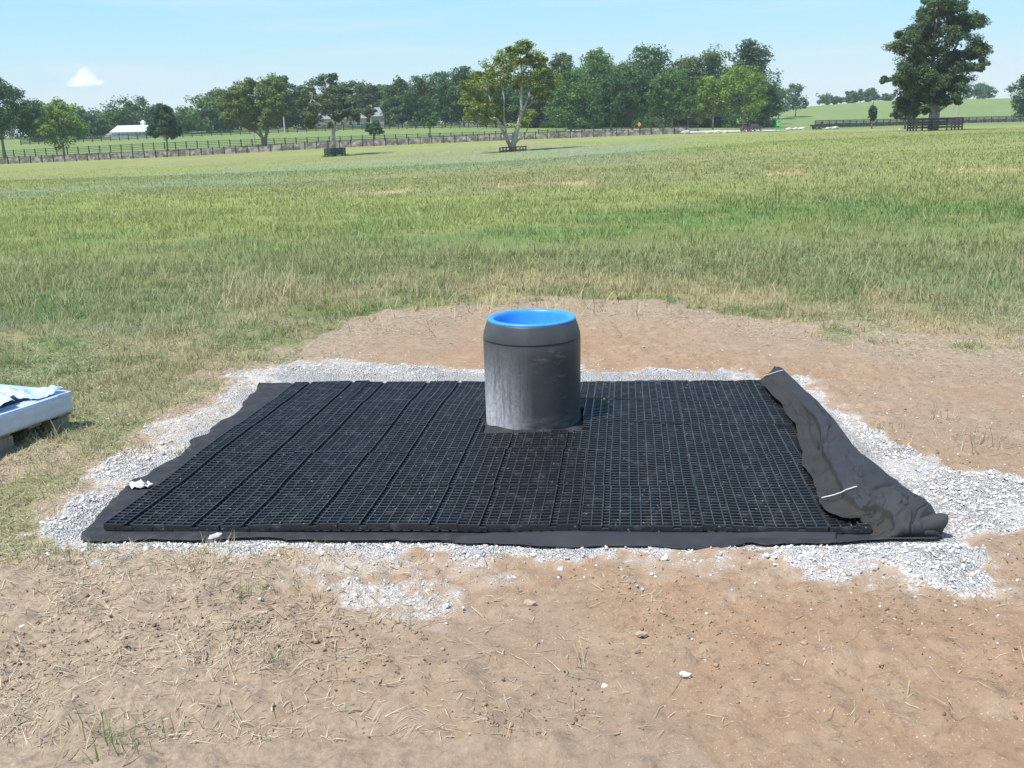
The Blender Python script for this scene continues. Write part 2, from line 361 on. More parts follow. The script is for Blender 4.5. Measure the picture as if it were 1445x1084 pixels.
def ground_material():
    m = bpy.data.materials.new("ground_cover"); m.use_nodes = True; n = m.node_tree.nodes; l = m.node_tree.links; p = n["Principled BSDF"]
    p.inputs['Roughness'].default_value = .95; p.inputs['Specular IOR Level'].default_value = .1
    t = n.new("ShaderNodeTexCoord")
    def attr(nm):
        a = n.new("ShaderNodeAttribute"); a.attribute_name = nm; return a
    def noise(sc_, det=5, rough=.6, vec=None):
        z = n.new("ShaderNodeTexNoise"); z.inputs['Scale'].default_value = sc_; z.inputs['Detail'].default_value = det; z.inputs['Roughness'].default_value = rough
        l.new(vec or t.outputs['Object'], z.inputs['Vector']); return z.outputs[0]
    def mr(v, a, b, c=0., d=1.):
        z = n.new("ShaderNodeMapRange"); l.new(v, z.inputs[0])
        for k, q in zip((1, 2, 3, 4), (a, b, c, d)): z.inputs[k].default_value = q
        return z.outputs[0]
    def mix(f, a, b, mode='MIX'):
        z = n.new("ShaderNodeMixRGB"); z.blend_type = mode
        for k, q in zip((0, 1, 2), (f, a, b)):
            if isinstance(q, (int, float)): z.inputs[k].default_value = q
            elif isinstance(q, tuple): z.inputs[k].default_value = (*q, 1)
            else: l.new(q, z.inputs[k])
        return z.outputs[0]
    msk = attr('cover'); sep = n.new("ShaderNodeSeparateColor"); l.new(msk.outputs['Color'], sep.inputs[0])
    gra, swd, litter = sep.outputs[0], sep.outputs[1], sep.outputs[2]
    # soil: orange clay and greyer dust
    soil = mix(mr(noise(.55, 6, .62), .42, .6), (.355, .228, .142), (.335, .246, .170))
    soil = mix(mr(noise(3.5, 6, .7), .5, .72), soil, (.42, .315, .22))
    soil = mix(mr(noise(26, 6, .75), .50, .68), soil, (.24, .16, .11))
    soil = mix(mr(noise(110, 3, .7), .62, .70), soil, (.60, .53, .44))
    gsoil = mix(mr(litter, 0, 1), soil, mix(mr(noise(40, 5, .7), .35, .65), (.27, .20, .145), (.43, .345, .245)))
    # gravel: crushed limestone with dust and dark gaps
    v = n.new("ShaderNodeTexVoronoi"); v.inputs['Scale'].default_value = 95; l.new(t.outputs['Object'], v.inputs['Vector'])
    stone = mix(mr(v.outputs['Distance'], .25, .75), (.76, .74, .71), (.47, .45, .42))
    sepv = n.new("ShaderNodeSeparateColor"); l.new(v.outputs['Color'], sepv.inputs[0])
    stone = mix(mr(sepv.outputs[0], .2, 1, 0, .55), stone, (.46, .445, .44))
    stone = mix(mr(noise(2.2, 4), .42, .62), stone, mix(mr(noise(60, 4), .35, .6), (.58, .53, .48), (.74, .71, .67)))
    gm = n.new("ShaderNodeMath"); gm.operation = 'ADD'; l.new(gra, gm.inputs[0]); l.new(mr(noise(34, 5, .7), .2, .8, -.42, .42), gm.inputs[1])
    gsoil = mix(mr(gra, .0, .4, 0, .45), gsoil, (.56, .49, .42))
    col = mix(mr(gm.outputs[0], .38, .62), gsoil, stone)
    # sward
    tint = attr('tint').outputs['Color']
    s1 = mix(mr(noise(5, 8, .72), .3, .75), mix(1., tint, (.62, .62, .62), 'MULTIPLY'), mix(1., tint, (1.25, 1.22, 1.15), 'MULTIPLY'))
    s1 = mix(mr(noise(.5, 6, .7), .35, .7), s1, mix(1., tint, (1.12, 1.08, .92), 'MULTIPLY'))
    sm = n.new("ShaderNodeMath"); sm.operation = 'ADD'; l.new(swd, sm.inputs[0]); l.new(mr(noise(14, 5, .7), .2, .8, -.3, .3), sm.inputs[1])
    col = mix(mr(sm.outputs[0], .35, .65), col, s1)
    l.new(col, p.inputs['Base Color'])
    b1 = n.new("ShaderNodeBump"); b1.inputs['Strength'].default_value = .75; b1.inputs['Distance'].default_value = .014; l.new(noise(22, 9, .75), b1.inputs['Height'])
    b2 = n.new("ShaderNodeBump"); b2.inputs['Distance'].default_value = .02; l.new(gra, b2.inputs['Strength']); l.new(mr(v.outputs['Distance'], 0, .8, 1, 0), b2.inputs['Height'])
    l.new(b1.outputs[0], b2.inputs['Normal'])
    b3 = n.new("ShaderNodeBump"); b3.inputs['Strength'].default_value = .6; b3.inputs['Distance'].default_value = .25; l.new(noise(2.2, 8, .7), b3.inputs['Height'])
    l.new(b2.outputs[0], b3.inputs['Normal']); mg = n.new("ShaderNodeMix"); mg.data_type = 'VECTOR'
    l.new(swd, mg.inputs[0]); l.new(b2.outputs[0], mg.inputs[4]); l.new(b3.outputs[0], mg.inputs[5]); l.new(mg.outputs[1], p.inputs['Normal'])
    return m
_gr = grassiness(GX, GY).ravel(); _gv = gravel(GX, GY).ravel()
def litter_map(X, Y):
    return np.clip(sst(.6, -1.4, X+ (fbm(X, Y, .8, 3, 80)-.5)*1.6)*sst(4.6, 3.9, Y)*1.0 + sst(1.5, 0, -sdist(P_GRASS, X, Y))*1.0 + sst(-.3, .1, sdist(P_MAT, X, Y)), 0, 1)
_li = litter_map(GX, GY).ravel()
gr_o = mesh_obj("ground", gv, gf, ground_material(), smooth=True, col=sward(GX, GY, GZ).reshape(-1, 3))
a = gr_o.data.color_attributes.new('cover', 'FLOAT_COLOR', 'POINT')
a.data.foreach_set('color', np.stack([_gv, _gr, _li, np.ones_like(_li)], 1).astype(np.float32).ravel())
tag(gr_o, kind='structure')

rng = np.random.default_rng(7)
def rotvecs(n, flat=1.):
    v = rng.normal(size=(n, 3)); v[:, 2] *= flat
    return v/np.linalg.norm(v, axis=1)[:, None]

# ------------------------------------------------------------------ blades and straws (numpy strips)
def strips(X, Y, Z, az, lean, length, width, curl, segs):
    """bent tapered blades; returns verts, faces"""
    n = len(X); hx, hy = np.cos(az), np.sin(az); sx, sy = -hy, hx
    V = []
    px, pz = np.zeros(n), np.zeros(n); ang = lean.copy()
    for k in range(segs+1):
        f = k/segs; wv = width*(1-f**1.5)*.5 if k < segs else np.zeros(n)
        cxx = X+hx*px; cyy = Y+hy*px; czz = Z+pz
        if k < segs:
            V.append(np.stack([cxx-sx*wv, cyy-sy*wv, czz], 1)); V.append(np.stack([cxx+sx*wv, cyy+sy*wv, czz], 1))
        else: V.append(np.stack([cxx, cyy, czz], 1))
        px = px+np.sin(ang)*length/segs; pz = pz+np.cos(ang)*length/segs; ang = ang+curl/segs
    m = 2*segs+1
    V = np.stack(V, 1).reshape(-1, 3); b = np.arange(n)*m; F = []
    for k in range(segs-1):
        F.append(np.stack([b+2*k, b+2*k+1, b+2*k+3], 1)); F.append(np.stack([b+2*k, b+2*k+3, b+2*k+2], 1))
    F.append(np.stack([b+2*segs-2, b+2*segs-1, b+2*segs], 1))
    return V, np.concatenate(F), m
def scatter_grass():
    VV, FF, CC = [], [], []; off = 0
    for (y0, y1, dens, segs) in ((3.6, 8, 3400, 3), (8, 14, 1500, 3), (14, 25, 420, 2), (25, 45, 130, 2), (45, 80, 34, 1), (80, 150, 5, 1)):
        area = .5*1.36*(y1*y1-y0*y0); n = int(area*dens)
        Y = np.sqrt(rng.uniform(y0*y0, y1*y1, n)); X = rng.uniform(-.68, .68, n)*Y
        g = grassiness(X, Y)
        tuft = fbm(X, Y, 7, 2, 90) if y0 < 14 else fbm(X, Y, 1.5, 3, 91)
        keep = rng.uniform(size=n) < np.clip(g*1.1*(.25+1.5*sst(.3, .65, tuft)), 0.0, 1)
        X, Y, tuft, g = X[keep], Y[keep], tuft[keep], g[keep]; n = len(X)
        Z = surf(X, Y)-.004
        c = sward(X, Y, Z)
        dryf = rng.uniform(size=n)
        pdry = .2+.25*sst(9, 6, Y)+.2*(fbm(X, Y, 2, 3, 95) > .52)*(Y < 12)
        isd = dryf < pdry*(1 if y0 < 14 else .6 if y0 < 25 else .25)
        straw = np.array([.46, .40, .24])*rng.uniform(.7, 1.25, n)[:, None]
        c = np.where(isd[:, None], straw*.8+c*.2, c*(1.15+rng.uniform(-.55, .5, n)*(1-.5*sst(20, 50, Y)))[:, None]*np.array([1, 1.05, .95]))
        h = rng.gamma(5, .2, n)*(.05+.045*sst(.3, .7, tuft)+.035*sst(7.5, 10, Y))*(.55+.45*g)*(1-.3*sst(25, 45, Y))*(1-.45*sst(60, 150, Y))
        lng = (rng.uniform(size=n) < .03) & (Y < 13); h = np.where(lng, h*2.1, h); c = np.where(lng[:, None], straw*.95, c)
        wd = np.maximum(.0034, Y*.00062)*rng.uniform(.6, 1.3, n)
        if y0 >= 25: wd *= 1.15
        lean = np.abs(rng.normal(0, .45, n))+.25
        V, F, m = strips(X, Y, Z, rng.uniform(0, 6.283, n), lean, h, wd, rng.uniform(.2, 2.0, n), segs)
        VV.append(V); FF.append(F+off); CC.append(np.repeat(c, m, 0)); off += len(V)
    return mesh_obj("grass", np.concatenate(VV), np.concatenate(FF), M_grass, col=np.concatenate(CC))
tag(scatter_grass(), kind='stuff', label='mown pasture grass of mixed green and dry blades round the bare soil', cat='grass')

def scatter_tufts():
    """separate tufts standing on the soil and at the gravel edge, tall dry stalks"""
    VV, FF, CC = [], [], []; off = 0
    spots = []
    for _ in range(110):
        X = rng.uniform(-2.6, -.5); Y = rng.uniform(3.0, 4.2); spots.append((X, Y, rng.uniform(.02, .05), rng.integers(6, 22), rng.uniform(.02, .045), rng.uniform(.3, 1)))
    for px, py, r_, n_, h_, d_ in ((285, 800, .07, 60, .09, .7), (300, 785, .05, 40, .08, .9), (700, 795, .03, 14, .05, .6), (345, 845, .05, 40, .06, .2), (365, 838, .05, 40, .07, .3), (450, 848, .05, 40, .07, .4), (395, 935, .04, 40, .06, .1),
            (195, 1045, .07, 60, .07, .4), (580, 890, .02, 8, .12, 1), (590, 795, .05, 30, .05, .8), (100, 795, .08, 80, .08, .3), (275, 745, .02, 10, .05, .5), (825, 950, .03, 8, .12, 1), (1245, 605, .08, 40, .06, .8), (1380, 625, .1, 40, .16, 1), (1250, 640, .07, 30, .05, .8),
            (1330, 590, .06, 26, .09, .9), (1190, 1035, .04, 8, .07, 1), (130, 1040, .05, 12, .16, 1), (140, 1075, .08, 60, .1, .5), (380, 418, .35, 200, .36, .95), (350, 432, .3, 120, .34, 1), (900, 425, .5, 120, .22, .9), (760, 428, .5, 120, .2, .9), (560, 430, .5, 140, .22, .9), (620, 535, .02, 8, .05, 1),
            (260, 745, .03, 20, .06, .3), (240, 690, .04, 30, .05, .5), (262, 640, .05, 40, .07, .6), (200, 640, .06, 60, .08, .7)):
        X, Y = atz(px, py, 0); spots.append((float(X), float(Y), r_, n_, h_, d_))
    for X, Y, r_, n, h_, d_ in spots:
        x = X+rng.normal(0, r_, n); y = Y+rng.normal(0, r_, n); z = surf(x, y)-.004
        dry = rng.uniform(size=n) < d_
        c = np.where(dry[:, None], np.array([.5, .42, .26]), np.array([.14, .19, .06]))*rng.uniform(.7, 1.3, n)[:, None]
        V, F, m = strips(x, y, z, rng.uniform(0, 6.283, n), rng.uniform(.1, 1.1, n), h_*rng.uniform(.5, 1.4, n), np.full(n, max(.003, Y*.0008)), rng.uniform(0, 1.2, n), 3)
        VV.append(V); FF.append(F+off); CC.append(np.repeat(c, m, 0)); off += len(V)
    return mesh_obj("weed_tufts", np.concatenate(VV), np.concatenate(FF), M_grass, col=np.concatenate(CC))
tag(scatter_tufts(), kind='stuff', label='sparse half dry tufts and stalks standing on the soil', cat='tufts')

def scatter_straw():
    n = 260000
    Y = rng.uniform(2.7, 9.5, n); X = rng.uniform(-.62, .62, n)*(Y+.6)
    g = grassiness(X, Y); gv_ = gravel(X, Y)
    pat = sst(.36, .58, fbm(X, Y, 2.4, 4, 101))
    dens = 1.0*litter_map(X, Y)*(.2+.8*pat)+.02+.3*sst(.05, .5, g)*(1-g)*2*pat
    keep = (rng.uniform(size=n) < dens*(1-.93*gv_)*np.clip(Y/7, .5, 1)) & (sdist(P_PAD, X, Y) < -.02)
    X, Y = X[keep], Y[keep]; n = len(X)
    az = rng.uniform(0, 6.283, n)*.75+fbm(X, Y, 1.3, 2, 102)*7
    V, F, m = strips(X, Y, surf(X, Y)+.002, az, rng.uniform(1.3, 1.56, n), rng.gamma(2.2, .019, n)+.012, rng.uniform(.0014, .0034, n), rng.uniform(-.1, .35, n), 3)
    V[:, 2] = np.maximum(V[:, 2], surf(V[:, 0], V[:, 1])+.0025)
    c = np.array([.60, .50, .35])*rng.uniform(.5, 1.25, n)[:, None]
    return mesh_obj("straw", V, F, M_straw, col=np.repeat(c, m, 0))
tag(scatter_straw(), kind='stuff', label='cut dry straw lying scattered over the soil', cat='straw')

# ------------------------------------------------------------------ crushed stone and clods
T_ = (1+5**.5)/2
ICO = np.array([(-1, T_, 0), (1, T_, 0), (-1, -T_, 0), (1, -T_, 0), (0, -1, T_), (0, 1, T_), (0, -1, -T_), (0, 1, -T_), (T_, 0, -1), (T_, 0, 1), (-T_, 0, -1), (-T_, 0, 1)])/math.hypot(1, T_)
ICF = np.array([(0, 11, 5), (0, 5, 1), (0, 1, 7), (0, 7, 10), (0, 10, 11), (1, 5, 9), (5, 11, 4), (11, 10, 2), (10, 7, 6), (7, 1, 8), (3, 9, 4), (3, 4, 2), (3, 2, 6), (3, 6, 8), (3, 8, 9), (4, 9, 5), (2, 4, 11), (6, 2, 10), (8, 6, 7), (9, 8, 1)])
def pebbles(name, X, Y, Z, S, C, m, flat=.7, jit=.28):
    n = len(X)
    v = ICO[None]*(1+rng.uniform(-jit, jit, (n, 12, 1)))*rng.uniform(.6, 1.25, (n, 1, 3))
    v[:, :, 2] *= flat; a = rng.uniform(0, 6.283, n); ca, sa = np.cos(a)[:, None], np.sin(a)[:, None]
    tl = rng.normal(0, .35, n)[:, None]
    x = v[:, :, 0]*ca-v[:, :, 1]*sa; y = v[:, :, 0]*sa+v[:, :, 1]*ca; z = v[:, :, 2]+x*tl
    P = np.stack([x*S[:, None]+X[:, None], y*S[:, None]+Y[:, None], z*S[:, None]+Z[:, None]], 2).reshape(-1, 3)
    F = (ICF[None]+(np.arange(n)*12)[:, None, None]).reshape(-1, 3)
    return mesh_obj(name, P, F, m, col=np.repeat(C, 12, 0))
def gravel_stones():
    n = 330000
    X = rng.uniform(-2.9, 4.6, n); Y = rng.uniform(3.0, 8.2, n)
    g = gravel(X, Y); spread = sst(-.9, 0, sdist(P_GRAV, X, Y)+(fbm(X, Y, 4, 3, 111)-.5)*.5)
    out = sdist(P_PAD, X, Y)
    d = np.where(g > .3, .70*g**1.7, .014*spread+.0016)*sst(7.9, 5.5, Y+.0*X).clip(.35, 1)
    keep = (rng.uniform(size=n) < d) & (out < .03) & ((sdist(P_SHEET, X, Y) < .006) | (rng.uniform(size=n) < np.where(Y < 4.33, .07, .008))); X, Y, g = X[keep], Y[keep], g[keep]; n = len(X)
    S = np.clip(rng.lognormal(-5.4, .42, n), .0028, .016)
    tone = rng.uniform(.66, .9, n); tone = np.where(rng.uniform(size=n) < .15, tone*.65, tone)
    C = tone[:, None]*np.array([1, .965, .925])
    C = np.where((rng.uniform(size=n) < .12)[:, None], C*np.array([.95, .8, .66]), C)
    return pebbles("gravel", X, Y, surf(X, Y)+S*.25, S, C, M_stone)
tag(gravel_stones(), kind='stuff', label='crushed pale limestone gravel spread round the black pad', cat='gravel')
def clods():
    n = 150000
    Y = rng.uniform(2.7, 10, n); X = rng.uniform(-.6, .6, n)*(Y+.5)
    pat = sst(.48, .66, fbm(X, Y, 1.8, 4, 121)); g = grassiness(X, Y)
    keep = (rng.uniform(size=n) < (.10+.8*pat)*(1-g)*(.45+.9*litter_map(X, Y))) & (gravel(X, Y) < .3) & (sdist(P_PAD, X, Y) < -.05); X, Y = X[keep], Y[keep]; n = len(X)
    S = np.clip(rng.lognormal(-5.85, .5, n), .0016, .013)
    C = np.array([.36, .255, .175])*rng.uniform(.5, 1.25, n)[:, None]
    return pebbles("soil_clods", X, Y, surf(X, Y)+S*.1, S, C, M_clod, .6, .3)
tag(clods(), kind='stuff', label='small crumbs and clods of dry brown soil', cat='soil')

# a few bigger stones one can point at
def stone_thing(px, py, s, col, label, flat=.55):
    X, Y = atz(px, py, 0.01); X, Y = float(X), float(Y)
    z = float(surf(np.array([X]), np.array([Y]))[0])
    import bmesh
    bm = bmesh.new(); bmesh.ops.create_icosphere(bm, subdivisions=2, radius=1)
    rr = random.Random(px); k = rr.uniform(0, 9)
    for v in bm.verts:
        q = v.co.copy(); f = 1+.22*math.sin(q.x*2.6+k)*math.cos(q.y*3.1+k*2)+.12*math.sin(q.z*6+q.x*5+k)
        v.co = Vector((q.x*f*1.25, q.y*f*.85, q.z*f*flat))*s
        v.co.z = max(v.co.z, -s*.3)
    me = bpy.data.meshes.new("stone"); bm.to_mesh(me); bm.free(); me.materials.append(col)
    o = bpy.data.objects.new("stone", me); sc.collection.objects.link(o); o.location = (X, Y, z+s*.28); o.rotation_euler = (0, .1, k)
    tag(o, label, 'stone'); return o
M_st1 = mat("pale_stone", (.55, .53, .54), .85, noise=(30, (.38, .36, .36), .45, .65), bump=(60, .6, .004))
M_st2 = mat("tan_stone", (.45, .34, .24), .9, noise=(30, (.3, .2, .13), .45, .65), bump=(60, .6, .004))
stone_thing(301, 757, .033, M_st1, "flat pale grey stone lying against the front edge of the black sheet")
stone_thing(747, 846, .024, M_st2, "tan stone alone on bare soil in front of the pad")
stone_thing(967, 956, .017, M_st1, "small white stone on bare soil low and right of the middle")
stone_thing(854, 964, .014, M_st1, "small grey stone beside dry stalks in the foreground soil")
stone_thing(490, 745, .012, M_st1, "tiny pale pebble on the black sheet before the grid edge")
stone_thing(905, 896, .018, M_st2, "pale buff stone half sunk in the soil in front of the pad")

# ------------------------------------------------------------------ BLACK PAD: sheet, grids, folded sheet
BC = (0.122, 5.864); BR = .281
def hump(X, Y):
    d = np.hypot(X-BC[0], (Y-BC[1])*1.0)
    h = .050*np.exp(-(d/.62)**2)
    h = h+.012*(fbm(X, Y, 1.6, 2, 131)-.5)*2
    return h
# base sheet
def base_sheet():
    fr = [(104, 764), (200, 763), (300, 762), (400, 762), (470, 765), (560, 763), (640, 763), (700, 770), (800, 777), (900, 775), (1000, 777), (1060, 769), (1150, 769), (1240, 765), (1332, 762)]
    bk = [(372, 542), (430, 540), (500, 541), (560, 540), (600, 541), (680, 538), (760, 537), (850, 537), (910, 537), (960, 536), (1010, 537), (1060, 535), (1085, 532), (1100, 531), (1110, 530)]
    lf = [(108, 760), (129, 740), (141, 722), (168, 690), (186, 676), (212, 664), (232, 652), (254, 637), (270, 620), (290, 609), (309, 594), (337, 577), (351, 558), (369, 542)]
    F_ = poly_world(fr); B_ = poly_world(bk, .02); Lf = poly_world(lf, .02)
    nu, nv = 220, 140; V = []
    us = np.linspace(0, 1, nu); vs = np.linspace(0, 1, nv)
    fx = np.interp(us, np.linspace(0, 1, len(F_)), F_[:, 0]); fy = np.interp(us, np.linspace(0, 1, len(F_)), F_[:, 1])
    bx = np.interp(us, np.linspace(0, 1, len(B_)), B_[:, 0]); by = np.interp(us, np.linspace(0, 1, len(B_)), B_[:, 1])
    cum = np.concatenate([[0], np.cumsum(np.hypot(*np.diff(Lf, axis=0).T))]); cum /= cum[-1]
    lx = np.interp(vs, cum, Lf[:, 0]); ly = np.interp(vs, cum, Lf[:, 1])
    U, Vv = np.meshgrid(us, vs)
    X = fx[None]*(1-Vv)+bx[None]*Vv; Y = fy[None]*(1-Vv)+by[None]*Vv
    dx = lx-(fx[0]*(1-vs)+bx[0]*vs); dy = ly-(fy[0]*(1-vs)+by[0]*vs)
    wl = np.clip(1-U*6, 0, 1)
    X = X+dx[:, None]*wl; Y = Y+dy[:, None]*wl
    e = np.minimum(np.minimum(U*12, Vv*12), (1-Vv)*12).clip(0, 1)
    X = X+(1-e)*(fbm(U*26, Vv*22, 1, 3, 141)-.5)*.07; Y = Y+(1-e)*(fbm(U*26, Vv*22, 1, 3, 142)-.5)*.06
    inner = sst(0, .1, sdist(PADQ, X, Y))
    Z = .004+hump(X, Y)*inner*.8+(1-inner)*(.003+.016*(fbm(X, Y, 3.5, 3, 143)-.35)*e.clip(.2, 1))
    Z = np.maximum(Z, relief(X, Y)+.003)
    # ridges along the back hem
    Z = Z+.03*np.exp(-((1-Vv)/.03)**2)*np.clip(fbm(U*22, Vv*0, 1, 3, 144)-.35, 0, 1)*1.5
    ii = np.arange(nu*nv).reshape(nv, nu)
    f = np.stack([ii[:-1, :-1].ravel(), ii[:-1, 1:].ravel(), ii[1:, 1:].ravel(), ii[1:, :-1].ravel()], 1)
    return mesh_obj("ground_sheet", np.stack([X.ravel(), Y.ravel(), Z.ravel()], 1), f, M_fabric, smooth=True)
sheet = tag(base_sheet(), "black geotextile sheet laid flat beneath the plastic grids, ragged at its left edge", "ground sheet")
def add_solid(o, t):
    s = o.modifiers.new("s", 'SOLIDIFY'); s.thickness = t; s.offset = 1
add_solid(sheet, .0015)
# overlapping strip along the front hem
def flap():
    top = poly_world([(622, 765), (650, 757), (700, 752), (800, 750), (900, 752), (1000, 752), (1100, 751), (1180, 752)], .02); bot = poly_world([(624, 766), (660, 769), (705, 768), (800, 774), (900, 772), (1000, 773), (1100, 763), (1180, 764)], .0)
    nu, nv = 120, 12; us = np.linspace(0, 1, nu); k = np.linspace(0, 1, len(top)); V = []
    for j in range(nv):
        v = j/(nv-1)
        tx = np.interp(us, k, top[:, 0])*(1-v)+np.interp(us, k, bot[:, 0])*v; ty = np.interp(us, k, top[:, 1])*(1-v)+np.interp(us, k, bot[:, 1])*v
        z = .022-.016*v+.008*(fbm(tx, ty, 6, 2, 150)-.5)+.006*np.sin(v*3.1)*np.sin(tx*5)
        V.append(np.stack([tx, ty, np.maximum(z, relief(tx, ty)+.005)], 1))
    V = np.concatenate(V); ii = np.arange(nu*nv).reshape(nv, nu)
    f = np.stack([ii[1:, :-1].ravel(), ii[1:, 1:].ravel(), ii[:-1, 1:].ravel(), ii[:-1, :-1].ravel()], 1)
    o = mesh_obj("overlap_strip", V, f, M_fold, sheet, smooth=True); add_solid(o, .0015); return o
flap()

# plastic grid panels
PW, PD, NR = .541, .514, 5
def padpt(u, v):      # u metres along the front edge, v metres towards the back
    s = u/3.43; t = v/2.57
    a = PADQ[0]*(1-s)*(1-t)+PADQ[1]*s*(1-t)+PADQ[2]*s*t+PADQ[3]*(1-s)*t
    return a
# columns of one panel: bar positions across, with the two narrow connector channels
cw = .541/11.4; ch = .7*cw
cols_ = [0, 1, 2]; xs_ = [0, cw, 2*cw, 2*cw+ch]
for k in range(1, 7): xs_.append(2*cw+ch+k*cw)
xs_.append(xs_[-1]+ch); xs_ += [xs_[-1]+cw, xs_[-1]+2*cw]
XB = [x-.0 for x in xs_]; XB = [x*(.541-.006)/xs_[-1]+.003 for x in XB]
CHN = (2, 9)
NY = 14; YB = [.003+k*(PD-.006)/NY for k in range(NY+1)]
HT = .031
ordn = ['first', 'second', 'third', 'fourth', 'fifth', 'sixth', 'seventh']
rown = ['front row', 'second row from front', 'middle row', 'second row from back', 'back row']
def panel(ci, ri):
    rr = random.Random(ci*17+ri*5+3)
    V = []; Fc = []
    umax = 3.43-ci*PW if ci == 6 else PW+1
    tilt = (rr.uniform(-.006, .006), rr.uniform(-.006, .006), rr.uniform(-.002, .005)); sh = rr.uniform(-.004, .004)
    if ri % 2 and ci != 6: sh += 0
    def bar(p0, p1, n, wd, z0, z1):
        """box bar between panel-local points, n segments"""
        b = len(V); dx, dy = p1[0]-p0[0], p1[1]-p0[1]; Ln = math.hypot(dx, dy); nx_, ny_ = -dy/Ln*wd/2, dx/Ln*wd/2; alive = []
        for k in range(n+1):
            f = k/n; x = p0[0]+dx*f; y = p0[1]+dy*f
            V.extend([(x+nx_, y+ny_, z0), (x-nx_, y-ny_, z0), (x-nx_, y-ny_, z1), (x+nx_, y+ny_, z1)])
        for k in range(n):
            f = (k+.5)/n; x = p0[0]+dx*f; y = p0[1]+dy*f
            w_ = padpt(ci*PW+x, ri*PD+y)
            if abs(w_[0]-BC[0]) < BR+.012 and BC[1]-BR-.022 < w_[1] < BC[1]+BR+.012: continue
            c0, c1 = b+4*k, b+4*k+4
            for q in range(4): Fc.append((c0+q, c0+(q+1) % 4, c1+(q+1) % 4, c1+q))
            if k == 0: Fc.append((c0+3, c0+2, c0+1, c0))
            if k == n-1: Fc.append((c1, c1+1, c1+2, c1+3))
    xb = [x for x in XB if x < umax]
    for i, x in enumerate(xb):
        edge = i in (0, len(XB)-1)
        bar((x, YB[0]), (x, YB[-1]), NY, .0052 if not edge else .0045, .001 if edge else .006, HT+(0 if not edge else .0015))
    for j, y in enumerate(YB):
        last = xb[-1]
        for i in range(len(xb)-1):
            low = -.012 if i in CHN else 0
            bar((xb[i], y), (xb[i+1], y), 1, .0085 if low == 0 else .012, .001, HT-.0006+low)
    # side clips seen as small studs on the outer faces
    if ri == 0:
        for i in range(1, len(xb)-1, 2): bar((xb[i]-.006, -.002), (xb[i]+.006, -.002), 1, .006, .006, .018)
    V = np.array(V); W = np.zeros_like(V)
    P = np.array([padpt(ci*PW+v[0]+(sh if ci else 0), ri*PD+v[1]) for v in V])
    W[:, 0] = P[:, 0]; W[:, 1] = P[:, 1]
    lx, ly = V[:, 0]/PW-.5, V[:, 1]/PD-.5
    W[:, 2] = V[:, 2]+.010+hump(P[:, 0], P[:, 1])+tilt[0]*lx+tilt[1]*ly+tilt[2]+.004*(lx*lx+ly*ly)
    o0 = W.mean(0); o0[2] = 0
    o = mesh_obj("paving_grid", W-o0, Fc, M_grid); o.location = tuple(o0)
    if ci == 6: lb = "cut strip of black grid at the right end of the %s" % rown[ri]
    else: lb = "black plastic grid, %s from left in the pad's %s" % (ordn[ci], rown[ri])
    tag(o, lb, 'paving grid', 'black plastic grids clipped together as a pad')
for ri in range(NR):
    for ci in range(7): panel(ci, ri)

